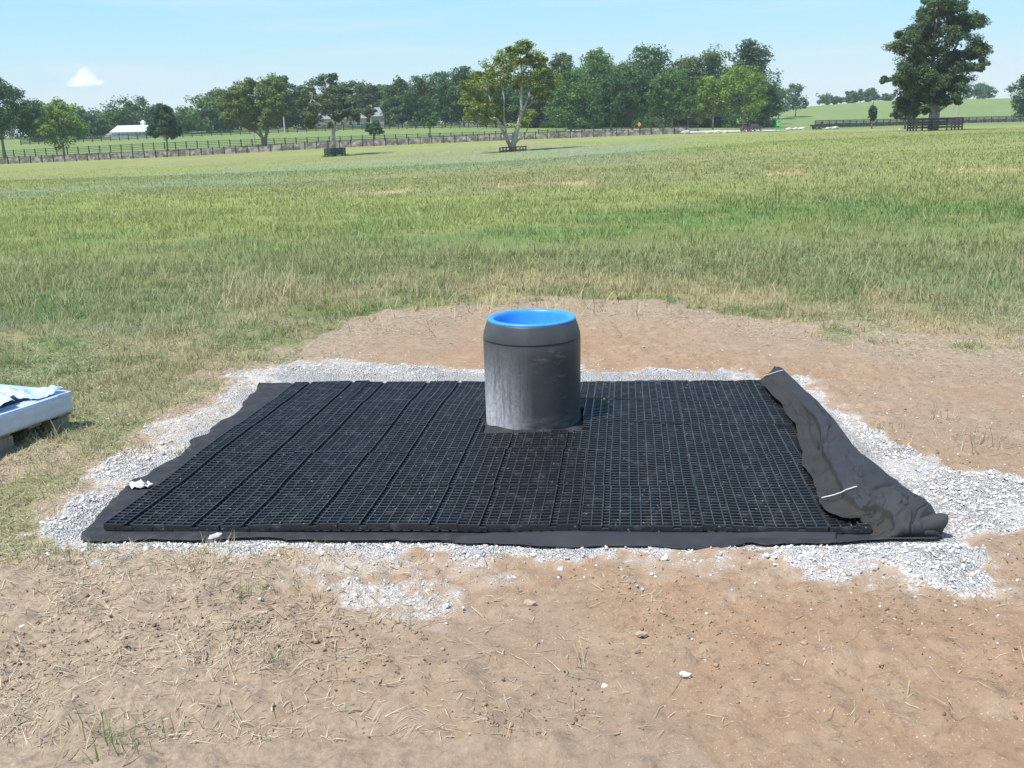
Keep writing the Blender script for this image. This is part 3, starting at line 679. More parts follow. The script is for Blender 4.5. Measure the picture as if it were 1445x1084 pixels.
# folded-over sheet on the right
def fold_sheet():
    I = [(1072, 538, .074), (1092, 560, .074), (1108, 578, .074), (1124, 598, .074), (1130, 625, .074), (1134, 650, .074), (1146, 675, .074), (1155, 702, .074), (1172, 720, .074), (1192, 728, .074), (1214, 727, .074), (1224, 742, .035), (1230, 757, .01)]
    O = [(1106, 529, .0), (1127, 548, .0), (1149, 571, .0), (1171, 598, .0), (1194, 625, .0), (1212, 651, .0), (1238, 673, .0), (1262, 694, .0), (1283, 712, .0), (1301, 726, .0), (1314, 736, .0), (1324, 746, .0), (1328, 759, .0)]
    I = np.array([(*atz(a, b, c), c) for a, b, c in I]); O = np.array([(*atz(a, b, c), c) for a, b, c in O])
    nu, nv = 340, 110; us = np.linspace(0, 1, nu); vs = np.linspace(0, 1, nv); k = np.linspace(0, 1, len(I))
    def cv(A): return np.stack([np.interp(us, k, A[:, j]) for j in range(3)], 1)
    Ic, Oc = cv(I), cv(O)
    U, V_ = np.meshgrid(us, vs)
    ker = np.hanning(15); ker /= ker.sum()
    for A in (Ic, Oc):
        for j in range(3): A[:, j] = np.convolve(np.pad(A[:, j], 7, mode='edge'), ker, 'valid')
    jag = (fbm(us*16, us*0, 1, 3, 160)-.5)
    Ic[:, 0] += jag*.05
    X = Ic[None, :, 0]*(1-V_)+Oc[None, :, 0]*V_; Y = Ic[None, :, 1]*(1-V_)+Oc[None, :, 1]*V_
    base = Ic[None, :, 2]*(1-V_)+Oc[None, :, 2]*V_
    # a loose roll along the outside, a flatter lap inside
    pk = .62+.10*np.sin(U*7.3+.6)
    amp = np.interp(us, [0, .06, .2, .35, .5, .7, .85, .95, 1], [.075, .06, .055, .075, .085, .105, .11, .085, .06])[None]
    roll = np.where(V_ < pk, np.sin(np.clip(V_/pk, 0, 1)*math.pi/2)**1.7, np.sqrt(np.clip(1-((V_-pk)/(1-pk))**2.2, 0, 1)))
    Z = base*(1-.6*roll)+amp*roll+.008
    # creases: domain-warped ridges running obliquely across
    wx = U*5.5+ (fbm(U*5, V_*2, 1, 3, 161)-.5)*3.2+V_*2.3
    cre = 1-np.abs(((wx) % 1)-.5)*2
    big = np.clip(fbm(U*4, V_*2, 1, 2, 162)-.30, 0, 1)*1.8
    Z = Z-.022*np.exp(-((1-cre)/.12)**2)*big*np.sin(np.clip(V_, 0, 1)*math.pi)**.6
    wy = U*3+V_*2.2+(fbm(U*7, V_*3, 1, 3, 163)-.5)*2.4
    Z = Z+.014*(1-np.abs((wy % 1)-.5)*2)**3*np.sin(V_*math.pi)
    Z = Z+.045*(fbm(U*6, V_*2, 1, 2, 164)-.5)*np.sin(V_*math.pi)**.7
    # lap step: the top layer ends along a line and drops to the inner layer
    stepv = .36+.14*np.sin(U*5.2+1.0)+.05*(fbm(us*14, us*0, 1, 2, 165)-.5)[None]
    st = sst(-.012, .012, V_-stepv)*sst(.12, .2, U)*sst(.99, .95, U)
    Z = Z+.034*(st-.5)*sst(.12, .2, U)
    wz = U*13+V_*5.2+(fbm(U*9, V_*3, 1, 2, 167)-.5)*4; Z = Z-.016*np.exp(-((1-(1-np.abs((wz % 1)-.5)*2))/.13)**2)*np.clip(fbm(U*6, V_*3, 1, 2, 168)-.36, 0, 1)*3*np.sin(V_*math.pi)
    Z = Z+.006*(fbm(U*40, V_*12, 1, 3, 169)-.5)
    # deep pocket near the middle
    Z = Z-.055*np.exp(-((U-.37)/.018)**2-((V_-.46)/.15)**2)
    Z = Z-.03*np.exp(-((U-.72+V_*.05)/.012)**2-((V_-.62)/.2)**2)
    Z = np.maximum(Z, relief(X, Y)*(V_ > .85)+.006+hump(X, Y)*0)
    X = X+.02*(fbm(U*12, V_*4, 1, 2, 166)-.5)
    P = np.stack([X.ravel(), Y.ravel(), Z.ravel()], 1)
    # skirt: outer side tucks down to the gravel
    ii = np.arange(nu*nv).reshape(nv, nu)
    f = np.stack([ii[:-1, :-1].ravel(), ii[:-1, 1:].ravel(), ii[1:, 1:].ravel(), ii[1:, :-1].ravel()], 1)[:, ::-1]
    # front end drapes down to the ground
    end = P.reshape(nv, nu, 3)[:, -1].copy(); low = end.copy(); low[:, 1] -= .012; low[:, 2] = np.minimum(.012, end[:, 2])
    b = len(P); P = np.vstack([P, low]); f2 = np.stack([ii[:-1, -1], ii[1:, -1], b+np.arange(1, nv), b+np.arange(nv-1)], 1)
    o = mesh_obj("folded_sheet", P, np.vstack([f, f2]), M_fold, smooth=True)
    o.data.materials.append(mat("geotextile_underside", (.042, .040, .037), .8, noise=(6, (.030, .029, .029), .45, .65), bump=(240, .35, .002), spec=.3))
    lap = (V_ < stepv)[:-1, :-1].ravel(); mi = np.zeros(len(o.data.polygons), np.int32); mi[:len(lap)] = lap; o.data.polygons.foreach_set('material_index', mi)
    add_solid(o, .004)
    tag(o, "spare dark grey geotextile folded back and creased along the right side of the pad", "fabric")
    # upturned cuff at the near end
    mb = MB(); n = 26
    x0, y0 = atz(1268, 757, .0); x1, y1 = atz(1331, 757, .0)
    prof = []
    for i in range(n):
        s = i/(n-1); cx_ = x0+(x1-x0)*s; cy_ = y0+(y1-y0)*s; r_ = .012+.036*s**.8
        ring = []
        for q in range(17):
            a_ = -1.45+q/16*4.9; rr_ = r_*(1+.10*math.sin(a_*3+s*5))
            ring.append((cx_+.01*math.sin(a_*2), cy_-.012+math.sin(-a_)*rr_*.55+.02, .010+r_+math.cos(a_)*rr_*.95))
        prof.append(ring)
    vs_ = [p for r_ in prof for p in r_]; fs = [(i*17+q, i*17+q+1, (i+1)*17+q+1, (i+1)*17+q) for i in range(n-1) for q in range(16)]
    mb.add(vs_, fs); c = mb.build("rolled_cuff", M_fold, o, True); add_solid(c, .004)
    # white stitching threads
    M_thr = mat("white_thread", (.75, .75, .72), .6)
    def thread(a, b, k):
        A_ = P[ii[int(k[0]*(nv-1)), int(k[1]*(nu-1))]]; B_ = P[ii[int(k[2]*(nv-1)), int(k[3]*(nu-1))]]
        mb = MB(); pts = []
        for q in range(14):
            v_ = k[0]+(k[2]-k[0])*q/13; u_ = k[1]+(k[3]-k[1])*q/13
            p_ = P[ii[int(round(v_*(nv-1))), int(round(u_*(nu-1)))]]; f_ = q/13; pts.append((A_[0]+(B_[0]-A_[0])*f_, A_[1]+(B_[1]-A_[1])*f_, .8*(A_[2]+(B_[2]-A_[2])*f_)+.2*p_[2]+.016))
        mb.tube(pts, .0026, 5); mb.build("thread", M_thr, o)
    thread(0, 0, (.03, .60, .32, .665)); thread(0, 0, (.2, .01, .7, .035))
    return o
fold_sheet()
# white scrap of plastic by the sheet's left edge
def scrap():
    X, Y = atz(197, 688, .01); mb = MB(); n = 9; vs = []
    for i in range(n):
        for j in range(6):
            vs.append((X+(i/(n-1)-.5)*.11+.02*math.sin(j*2.1), Y+(j/5-.5)*.07*(1-.5*abs(i/(n-1)-.5))+.01*math.sin(i*3), .026+.012*math.sin(i*2.3+j*1.7)+.006*math.cos(j*4+i)))
    mb.add(vs, [(i*6+j, (i+1)*6+j, (i+1)*6+j+1, i*6+j+1) for i in range(n-1) for j in range(5)])
    o = mb.build("plastic_scrap", mat("white_plastic", (.75, .75, .76), .4), None, True); add_solid(o, .002)
    tag(o, "crumpled white plastic scrap on the left edge of the black sheet", "litter")
scrap()

# ------------------------------------------------------------------ WATERER BARREL
def barrel():
    root = empty("livestock_waterer", (BC[0], BC[1], .03))
    m = bpy.data.materials.new("weathered_black_plastic"); m.use_nodes = True; n = m.node_tree.nodes; l = m.node_tree.links; p = n["Principled BSDF"]
    p.inputs['Roughness'].default_value = .48
    t = n.new("ShaderNodeTexCoord")
    def nz(scl, sc_, det=6, r=.65):
        mp_ = n.new("ShaderNodeMapping"); mp_.inputs['Scale'].default_value = scl; l.new(t.outputs['Object'], mp_.inputs[0])
        z = n.new("ShaderNodeTexNoise"); z.inputs['Scale'].default_value = sc_; z.inputs['Detail'].default_value = det; z.inputs['Roughness'].default_value = r
        l.new(mp_.outputs[0], z.inputs['Vector']); return z.outputs[0]
    def mr(v, a, b, c=0., d=1.):
        z = n.new("ShaderNodeMapRange"); l.new(v, z.inputs[0])
        for k, q in zip((1, 2, 3, 4), (a, b, c, d)): z.inputs[k].default_value = q
        return z.outputs[0]
    def mth(op, a, b):
        z = n.new("ShaderNodeMath"); z.operation = op; z.use_clamp = True
        for k, q in enumerate((a, b)):
            if isinstance(q, float): z.inputs[k].default_value = q
            else: l.new(q, z.inputs[k])
        return z.outputs[0]
    def mix(f, a, b):
        z = n.new("ShaderNodeMixRGB"); l.new(f, z.inputs[0])
        for k, q in ((1, a), (2, b)):
            if isinstance(q, tuple): z.inputs[k].default_value = (*q, 1)
            else: l.new(q, z.inputs[k])
        return z.outputs[0]
    sx = n.new("ShaderNodeSeparateXYZ"); l.new(t.outputs['Object'], sx.inputs[0])
    base = mix(mr(nz((1, 1, 1), 4), .4, .7), (.045, .047, .052), (.068, .068, .072))
    # dust: vertical streaks on the left flank, thicker towards the foot, smears at the base
    side = mr(sx.outputs[0], .0, -.25); low = mr(sx.outputs[2], .52, .02)
    streak = mr(nz((22, 22, 1.6), 2.2, 6, .7), .38, .66); speck = mr(nz((1, 1, .6), 60, 5, .8), .48, .62)
    d1 = mth('MULTIPLY', mth('MULTIPLY', side, mth('ADD', low, .04)), mth('ADD', streak, .5))
    d1 = mth('MULTIPLY', d1, mth('ADD', speck, .7))
    col = mix(d1, base, (.74, .74, .79))
    foot = mth('MULTIPLY', mr(sx.outputs[2], .13, .03), mr(nz((1.3, 1.3, 8), 5, 5, .7), .42, .7))
    col = mix(mth('MULTIPLY', foot, .65), col, (.40, .38, .36))
    sm = mth('MULTIPLY', mr(nz((1, 1, 2.6), 6, 6, .75), .58, .72), .35)
    col = mix(sm, col, (.33, .32, .31))
    scr = mth('MULTIPLY', mr(nz((3, 3, 26), 3, 5, .8), .66, .72), .5)
    col = mix(scr, col, (.40, .39, .37))
    l.new(col, p.inputs['Base Color'])
    rg = mix(d1, (.42, .42, .42), (.85, .85, .85)); l.new(rg, p.inputs['Roughness'])
    bp = n.new("ShaderNodeBump"); bp.inputs['Strength'].default_value = .15; bp.inputs['Distance'].default_value = .004; l.new(nz((1, 1, 1), 30), bp.inputs['Height']); l.new(bp.outputs[0], p.inputs['Normal'])
    mb = MB(); mb.lathe([(.279, 0), (.280, .08), (.281, .2), (.2825, .35), (.2835, .45), (.2835, .521), (.2815, .527), (.2815, .530)], 96)
    mb.build("body", m, root, True)
    m2 = mat("smooth_black_plastic", (.058, .060, .064), .45, noise=(6, (.085, .085, .09), .45, .7), bump=(40, .1, .003))
    mb = MB(); mb.lathe([(.2815, .5295), (.2842, .532), (.2832, .540), (.2805, .556), (.2765, .574), (.270, .596), (.2625, .616), (.258, .628), (.2555, .6335), (.250, .6335)], 96)
    mb.build("shoulder", m2, root, True)
    mb3 = mat("blue_plastic", (.045, .285, .72), .38, noise=(14, (.075, .35, .80), .4, .7), spec=.5)
    mb = MB(); mb.lathe([(.2545, .634), (.256, .640), (.2535, .6455), (.247, .648), (.235, .648), (.225, .6465), (.219, .642), (.2155, .63), (.211, .60), (.205, .56), (.19, .525), (.16, .505), (.1, .498), (.03, .496), (.0008, .496)], 96)
    mb.build("drinking_bowl", mb3, root, True)
    mb = MB(); mb.lathe([(.0005, .5035), (.022, .503), (.026, .499), (.027, .496)], 24); mb.build("drain_plug", mb3, root, True)
    tag(root, "dark grey plastic barrel waterer with a bright blue bowl, standing on the black pad", "animal waterer")
    # cut collar of black fabric round the foot
    fb = MB(); n_ = 96; hh = BR+.016; vs = []
    for k in range(n_):
        a_ = 2*math.pi*k/n_; c_, s_ = math.cos(a_), math.sin(a_); q = hh/max(abs(c_), abs(s_))
        ri_ = .275; z0 = .040+.016*math.sin(a_*3+1.2)+.008*math.sin(a_*7)
        vs.append((ri_*c_, ri_*s_, z0 if s_ < .3 else .03)); vs.append((.29*c_, .29*s_, .03)); vs.append((q*c_, q*s_, .012))
    fb.add(vs, [(3*k+j, 3*k+j+1, (3*k+3) % (3*n_)+j+1, (3*k+3) % (3*n_)+j) for k in range(n_) for j in range(2)])
    c = fb.build("foot_collar", M_fabric, root, True)
barrel()

# ------------------------------------------------------------------ WRAPPED STACK ON A PALLET (left edge)
def stack():
    A = Vector((-2.705, 6.131)); ax = Vector((-.207, -.509)).normalized(); bx = Vector((-.558, .228)).normalized()
    bx = Vector((ax.y, -ax.x)); bx = bx if bx.x < 0 else -bx
    rz = math.atan2(bx.y, bx.x)
    W, D = 1.15, 1.05
    c = A+bx*W/2+ax*D/2
    gz = float(ground(c.x, c.y)[0])
    # pallet
    pr = empty("pallet", (c.x, c.y, gz), rz)
    M_wood = mat("grey_wood", (.30, .25, .20), .85, noise=(7, (.17, .14, .115), .4, .65, (1, 8, 1)), bump=(40, .4, .004))
    sg = 1 if Vector((-math.sin(rz), math.cos(rz))).dot(ax) > 0 else -1
    for k in range(5):
        mb = MB(); mb.box((0, sg*(-D/2+.06+k*(D-.12)/4), .092), (W-.06, .10, .018)); mb.build("deck_board", M_wood, pr)
    for k in range(3):
        for q in range(3):
            mb = MB(); mb.box((-(W-.16)/2+k*(W-.16)/2, (q-1)*(D-.2)/2, .047), (.10, .13, .066)); mb.build("block", M_wood, pr)
    for k in range(3):
        mb = MB(); mb.box((0, (k-1)*(D/2-.1), .004+.003), (W-.06, .09, .014)); mb.build("base_board", M_wood, pr)
    mb = MB(); mb.box((0, sg*(D/2-.012), .05), (.05, .03, .06)); mb.build("red_block_end", mat("red_paint", (.38, .03, .04), .6), pr)
    tag(pr, "weathered wooden pallet in the grass beneath the wrapped stack", "pallet")
    st = empty("wrapped_stack", (c.x, c.y, gz+.103), rz)
    M_film = mat("bluish_stretch_film", (.44, .48, .56), .28, noise=(3, (.56, .59, .66), .4, .65, (1, 1, 9)), bump=(14, .6, .012), spec=.6, coat=.3)
    M_top = mat("pale_blue_panel", (.42, .54, .76), .35, noise=(4, (.55, .65, .85), .4, .6), spec=.5)
    H_ = .122
    nx_, nz_ = 60, 8
    mb = MB(); pr_ = []
    for j in range(nz_+1):           # slightly corrugated wrapped sides
        z = H_*j/nz_; ring = []
        for s_ in range(4):
            for k in range(nx_):
                f = k/nx_
                x, y = [(-1+2*f, -1), (1, -1+2*f), (1-2*f, 1), (-1, 1-2*f)][s_]
                q = 1+.004*math.sin(j*2.2+k*.4)+.003*math.sin(k*1.1+s_)-(.012 if j in (0, nz_) else 0)
                xx, yy = x*W/2*q, y*D/2*q
                # rounded corners
                ex, ey = abs(xx)-(W/2-.03), abs(yy)-(D/2-.03)
                if ex > 0 and ey > 0:
                    h_ = max(math.hypot(ex, ey), 1e-6)/.03
                    if h_ > 1: xx = math.copysign(W/2-.03+ex/h_, xx); yy = math.copysign(D/2-.03+ey/h_, yy)
                mb.v.append((xx, yy, z))
    n4 = 4*nx_
    for j in range(nz_):
        for k in range(n4): mb.f.append((j*n4+k, j*n4+(k+1) % n4, (j+1)*n4+(k+1) % n4, (j+1)*n4+k))
    mb.f.append(tuple(range(n4))[::-1])
    mb.build("wrapped_body", M_film, st, True)
    mb = MB()
    for cx_, cy_, dx, dy in ((0, D/2-.06, W-.02, .12), (0, -D/2+.06, W-.02, .12), (W/2-.06, 0, .12, D-.24), (-W/2+.06, 0, .12, D-.24)): mb.box((cx_, cy_, H_-.006), (dx, dy, .02))
    mb.build("top_rim", M_top, st)
    mb = MB(); mb.box((0, 0, H_-.045), (W-.22, D-.22, .03)); mb.build("recess_floor", mat("dark_recess", (.05, .06, .08), .7), st)
    # crumpled film over the top
    rr = random.Random(4); nu, nv = 70, 60; vs = []
    U, V_ = np.meshgrid(np.linspace(-.47, .47, nu), np.linspace(-.47, .47, nv))
    Z = H_+.012+.11*(np.abs(fbm(U, V_, 7, 3, 170)-.5)*2)+.03*(fbm(U, V_, 15, 3, 171)-.5)
    P = np.stack([(U*W).ravel(), (V_*D).ravel(), Z.ravel()], 1); ii = np.arange(nu*nv).reshape(nv, nu)
    f = np.stack([ii[:-1, :-1].ravel(), ii[:-1, 1:].ravel(), ii[1:, 1:].ravel(), ii[1:, :-1].ravel()], 1)
    hole = fbm(U, V_, 4.5, 2, 172)[:-1, :-1].ravel(); f = f[(hole < .53)]
    mesh_obj("crumpled_film", P, f, mat("white_film", (.62, .70, .86), .25, noise=(9, (.38, .48, .70), .4, .65), spec=.6), st, True)
    tag(st, "flat stack shrink wrapped in bluish film with torn film on top, at the left edge", "wrapped stack")
stack()

# ------------------------------------------------------------------ TREES
def leaf_cloud(cent, rad, nleaf, size, tint, rs):
    """cent (k,3) clump centres, rad (k,), -> verts, faces, colours of leaf sprays"""
    k = len(cent); n = k*nleaf
    idx = np.repeat(np.arange(k), nleaf)
    d = rs.normal(size=(n, 3)); d /= np.linalg.norm(d, axis=1)[:, None]
    r = rs.uniform(0, 1, n)**.45
    p = cent[idx]+d*(rad[idx]*r)[:, None]*np.array([1.1, 1.1, .72])
    nrm = d*.7+rs.normal(size=(n, 3))*.6+np.array([0, 0, .75]); nrm /= np.linalg.norm(nrm, axis=1)[:, None]
    a = np.cross(nrm, rs.normal(size=(n, 3))); a /= np.linalg.norm(a, axis=1)[:, None]; b = np.cross(nrm, a)
    s = size*rs.uniform(.55, 1.35, n)[:, None]
    V = np.stack([p-a*s*.75, p+b*s*.42, p+a*s*.75, p-b*s*.42], 1).reshape(-1, 3)
    F = np.arange(4*n).reshape(n, 4)
    c = tint[idx]*rs.uniform(.9, 1.45, n)[:, None]
    return V, F, np.repeat(c, 4, 0)
DK = (.055, .115, .042); MD = (.085, .16, .045); BT = (.150, .225, .045); GY_ = (.11, .16, .075); YL = (.22, .235, .06); BL = (.068, .135, .066)
def tree(name, px, Y, top, wpx, bot, col, label, seed, lobes=None, nl=90, clump=1., limbs=None, bark=None, group=None, trw=None, col2=None, leafk=1., cat='tree', tleaf=None, per=7, cshape=1., fill=.6):
    rs = np.random.default_rng(seed); X0, Y0, Z0, pyb = G(px, Y); k = mpp(Y)
    if lobes is None and wpx > 12: wpx = wpx*(1.3 if Y > 212 else 1.12)
    if Y > 250 and name in ('oak_tree', 'wood_tree', 'poplar_tree', 'back_tree'): bot = pyb-2.0
    Htot = (pyb-top)*k; W_ = wpx*k; zb = max((pyb-bot)*k, .25)
    if lobes is None:                    # uneven crown: big lobes stacked inside an envelope
        lobes_w = []; hc = Htot-zb; lay = max(2, int(round(hc/(W_*.25)))); nlb = lay*4
        hc = (Htot-zb)
        for i in range(nlb):
            f = (i//4+rs.uniform(.15, .85))/lay; z = zb+hc*(.12+.80*f)
            prof = math.sqrt(max(.08, 1-((f-.42)/.66)**2))
            rr = W_/2*max(prof, .3); a_ = i*1.5708+rs.uniform(-.7, .7); q = rs.uniform(.3, .85)
            lr = W_*rs.uniform(.18, .28)
            lobes_w.append((math.cos(a_)*(rr-lr*.6)*q*1.25, math.sin(a_)*(rr-lr*.6)*q*1.25, min(z, Htot-lr*.55), lr))
        lobes_w.append((rs.uniform(-.1, .1)*W_, 0, Htot-W_*.14, W_*.16))
        lobes_w.append((-W_*.33, rs.uniform(-.1, .1)*W_, zb+hc*rs.uniform(.25, .5), W_*.18)); lobes_w.append((W_*.33, rs.uniform(-.1, .1)*W_, zb+hc*rs.uniform(.25, .5), W_*.18))
    else:                                # lobes surveyed: (px, py, radius px)
        lobes_w = []
        for (lx, ly, lr) in lobes:
            lobes_w.append(((lx-px)*k, rs.uniform(-.28, .28)*W_, (pyb-ly)*k, lr*k*1.12))
            lobes_w.append(((lx-px)*k+rs.uniform(-.5, .5)*lr*k, rs.uniform(-.33, .33)*W_, (pyb-ly-rs.uniform(-.5, .5)*lr)*k, lr*k*.8))
            if fill: lobes_w.append(((lx-px)*k*.85+rs.uniform(-.6, .6)*lr*k, rs.uniform(-.3, .3)*W_, (pyb-ly-rs.uniform(-1, .6)*lr)*k, lr*k*fill))
    cc, rr_, tt = [], [], []
    c1 = np.array(col); c2 = np.array(col2 if col2 else (col[0]*1.35, col[1]*1.28, col[2]*1.1))
    for (x, y, z, r) in lobes_w:
        m_ = per
        d = rs.normal(size=(m_, 3)); d /= np.linalg.norm(d, axis=1)[:, None]
        for q in range(m_):
            f = rs.uniform(.45, 1.0); cc.append((x+d[q, 0]*r*f, y+d[q, 1]*r*f, max(z+d[q, 2]*r*f*.85, zb*.8))); rr_.append(r*rs.uniform(.42, .68)); tt.append(c1+(c2-c1)*rs.uniform())
    cc = np.array(cc); rr_ = np.array(rr_); tt = np.array(tt)
    size = (tleaf or max(.18, Y*.00150))*leafk
    V, F, C = leaf_cloud(cc, rr_, nl, size, tt, rs)
    root = empty(name, (X0, Y0, Z0))
    mb = MB(); tr = (trw*k/2) if trw else max(.14, Htot*.017)
    zc = zb+(Htot-zb)*.45; tops = [(0, 0, -.4)]
    if limbs is None:
        sway = rs.uniform(-.04, .04)*Htot
        mb.tube([(0, 0, -.4), (sway*.2, 0, zb*.6), (sway*.6, 0, zc*.8), (sway, 0, Htot*.8)], [tr*1.35, tr, tr*.7, tr*.2], 8)
        st = (sway*.45, 0, zb*.9)
        for (x, y, z, r) in lobes_w:
            zs = min(max(zb*.8, z*.55), Htot*.6)
            mb.tube([(sway*zs/Htot, 0, zs), (x*.5, y*.5, zs+(z-zs)*.6), (x, y, z)], [tr*.42, tr*.26, tr*.08], 5)
    else:
        for pts, r0, r1 in limbs:
            q = [((a-px)*k, dy*k, (pyb-b)*k) for a, b, dy in pts]; n_ = len(q)
            mb.tube(q, [(r0+(r1-r0)*i/(n_-1))*k for i in range(n_)], 8)
        for (x, y, z, r) in lobes_w:
            a_, b_, dy = limbs[rs.integers(len(limbs))][0][-1]; s_ = ((a_-px)*k, dy*k, (pyb-b_)*k)
            best = min(((((p_[0]-px)*k, p_[2]*k, (pyb-p_[1])*k)) for L_ in limbs for p_ in L_[0][1:]), key=lambda s: (s[0]-x)**2+(s[2]-z)**2+(8 if s[2] > z else 0))
            mb.tube([best, ((best[0]+x)/2, (best[1]+y)/2, (best[2]+z)/2+.2), (x, y, z)], [tr*.22, tr*.14, tr*.05], 5)
    mb.build("trunk", bark or M_bark, root, True)
    mesh_obj("crown", V, F, M_leaf, root, col=C)
    tag(root, label, cat, group)
    return root
# --- hero trees
tree("broad_tree", 1317, 128, -6, 136, 168, (.060, .108, .050), "tall dense dark tree inside the black board pen on the right", 11, trw=9, per=9, nl=145, leafk=.95, fill=.65, col2=(.11, .155, .068),
    lobes=[(1312+(a_-1312)*(.86 if a_ > 1312 else .97), b_, c_) for a_, b_, c_ in [(1312, 6, 14), (1302, 14, 15), (1328, 16, 12), (1290, 28, 12), (1317, 34, 20), (1340, 38, 15), (1278, 50, 12), (1300, 56, 20), (1330, 60, 22), (1356, 50, 16), (1266, 70, 14), (1285, 82, 18), (1310, 88, 22), (1340, 85, 22), (1364, 78, 15),
           (1262, 100, 14), (1280, 108, 16), (1302, 118, 18), (1328, 118, 20), (1352, 110, 18), (1368, 98, 10), (1270, 126, 13), (1290, 138, 15), (1318, 134, 14), (1345, 130, 14), (1272, 148, 11), (1258, 112, 9), (1285, 155, 8), (1334, 142, 8), (1370, 84, 8)]],
    limbs=[([(1314, 190, 0), (1314, 160, 0), (1312, 120, 1), (1308, 70, 0), (1310, 20, 0)], 5.5, 1.2), ([(1320, 190, 1), (1321, 160, 1), (1325, 120, 3), (1338, 80, 5), (1350, 50, 5)], 4.5, 1.0),
           ([(1313, 150, 0), (1300, 130, -3), (1280, 110, -4)], 2.2, .8), ([(1322, 150, 0), (1345, 125, 4), (1362, 105, 4)], 2.0, .7), ([(1312, 112, 0), (1296, 90, -4), (1280, 70, -4)], 2, .6)], bark=M_pale_bark)
tree("forked_tree", 724, 124, 66, 142, 175, (.16, .22, .055), "yellowish green tree with three pale forking limbs rising from a low black pen", 12, trw=7, per=7, nl=72, fill=.45, col2=(.235, .275, .07),
    lobes=[(738, 76, 12), (722, 84, 12), (755, 88, 13), (706, 92, 12), (772, 100, 12), (736, 100, 16), (690, 104, 12), (758, 112, 14), (675, 112, 11), (712, 112, 13), (780, 118, 10), (668, 128, 12), (690, 126, 12), (740, 120, 12), (664, 144, 10), (682, 148, 12), (700, 146, 8), (668, 162, 10), (690, 166, 10), (752, 165, 8), (742, 172, 7), (762, 130, 10), (706, 162, 7), (776, 140, 7)],
    limbs=[([(722, 212, 0), (727, 196, 0), (732, 178, 0), (738, 160, 0), (737, 140, 0), (739, 110, 0), (737, 80, 0)], 4.6, .7), ([(738, 163, 0), (746, 142, 1), (752, 128, 2), (762, 118, 3)], 1.8, .6), ([(722, 210, 0), (712, 190, -1), (704, 172, -2), (697, 155, -3), (690, 130, -3)], 3.0, .6),
           ([(719, 205, 1), (715, 190, 1), (712, 165, 1), (713, 140, 2), (708, 110, 2)], 2.0, .5), ([(726, 203, 1), (735, 196, 1), (742, 190, 1), (745, 184, 1)], 1.6, .8)], bark=M_pale_bark)
tree("spreading_tree", 473, 150, 107, 128, 180, (.085, .125, .065), "grey green spreading tree with a thick pale trunk inside a low round pen", 13, trw=6, per=6, nl=62, fill=0, col2=(.13, .165, .095),
    lobes=[(467, 114, 9), (458, 122, 11), (474, 126, 12), (444, 132, 11), (432, 130, 8), (488, 134, 11), (462, 140, 13), (440, 146, 12), (484, 148, 12), (450, 158, 12), (500, 152, 9), (512, 158, 9), (522, 160, 7), (436, 162, 9), (472, 158, 10), (446, 172, 8), (433, 176, 6), (494, 164, 8), (508, 168, 6), (480, 168, 7), (470, 176, 5)],
    limbs=[([(472, 222, 0), (472, 200, 0), (473, 180, 0), (474, 160, 0), (470, 140, 0), (466, 118, 0)], 3.3, .6), ([(474, 186, 0), (482, 183, 1), (488, 176, 1), (494, 172, 1)], 1.2, .5), ([(473, 170, 0), (460, 152, -2), (446, 142, -3)], 1.6, .5), ([(474, 172, 0), (488, 158, 2), (502, 154, 3)], 1.4, .5)], bark=M_pale_bark)
tree("roadside_tree", 373, 207, 110, 112, 178, (.11, .17, .05), "wide bright green tree standing at the stone wall left of the penned tree", 14, trw=7, per=7, nl=80, col2=(.19, .24, .07),
    lobes=[(376, 122, 13), (396, 118, 11), (356, 124, 12), (340, 130, 12), (325, 136, 11), (404, 132, 10), (380, 138, 16), (354, 144, 15), (330, 150, 13), (315, 154, 9), (398, 150, 12), (372, 158, 15), (345, 164, 13), (322, 168, 9), (392, 166, 10), (362, 176, 10), (380, 178, 9), (348, 176, 7), (406, 158, 8)],
    limbs=[([(372, 214, 0), (372, 198, 0), (368, 184, 0), (360, 165, 0), (352, 145, 0)], 3.2, .6), ([(374, 212, 0), (376, 195, 0), (382, 175, 0), (384, 150, 0), (380, 130, 0)], 3.0, .6), ([(372, 196, 0), (362, 186, 1), (350, 175, 1)], 1.4, .5)])
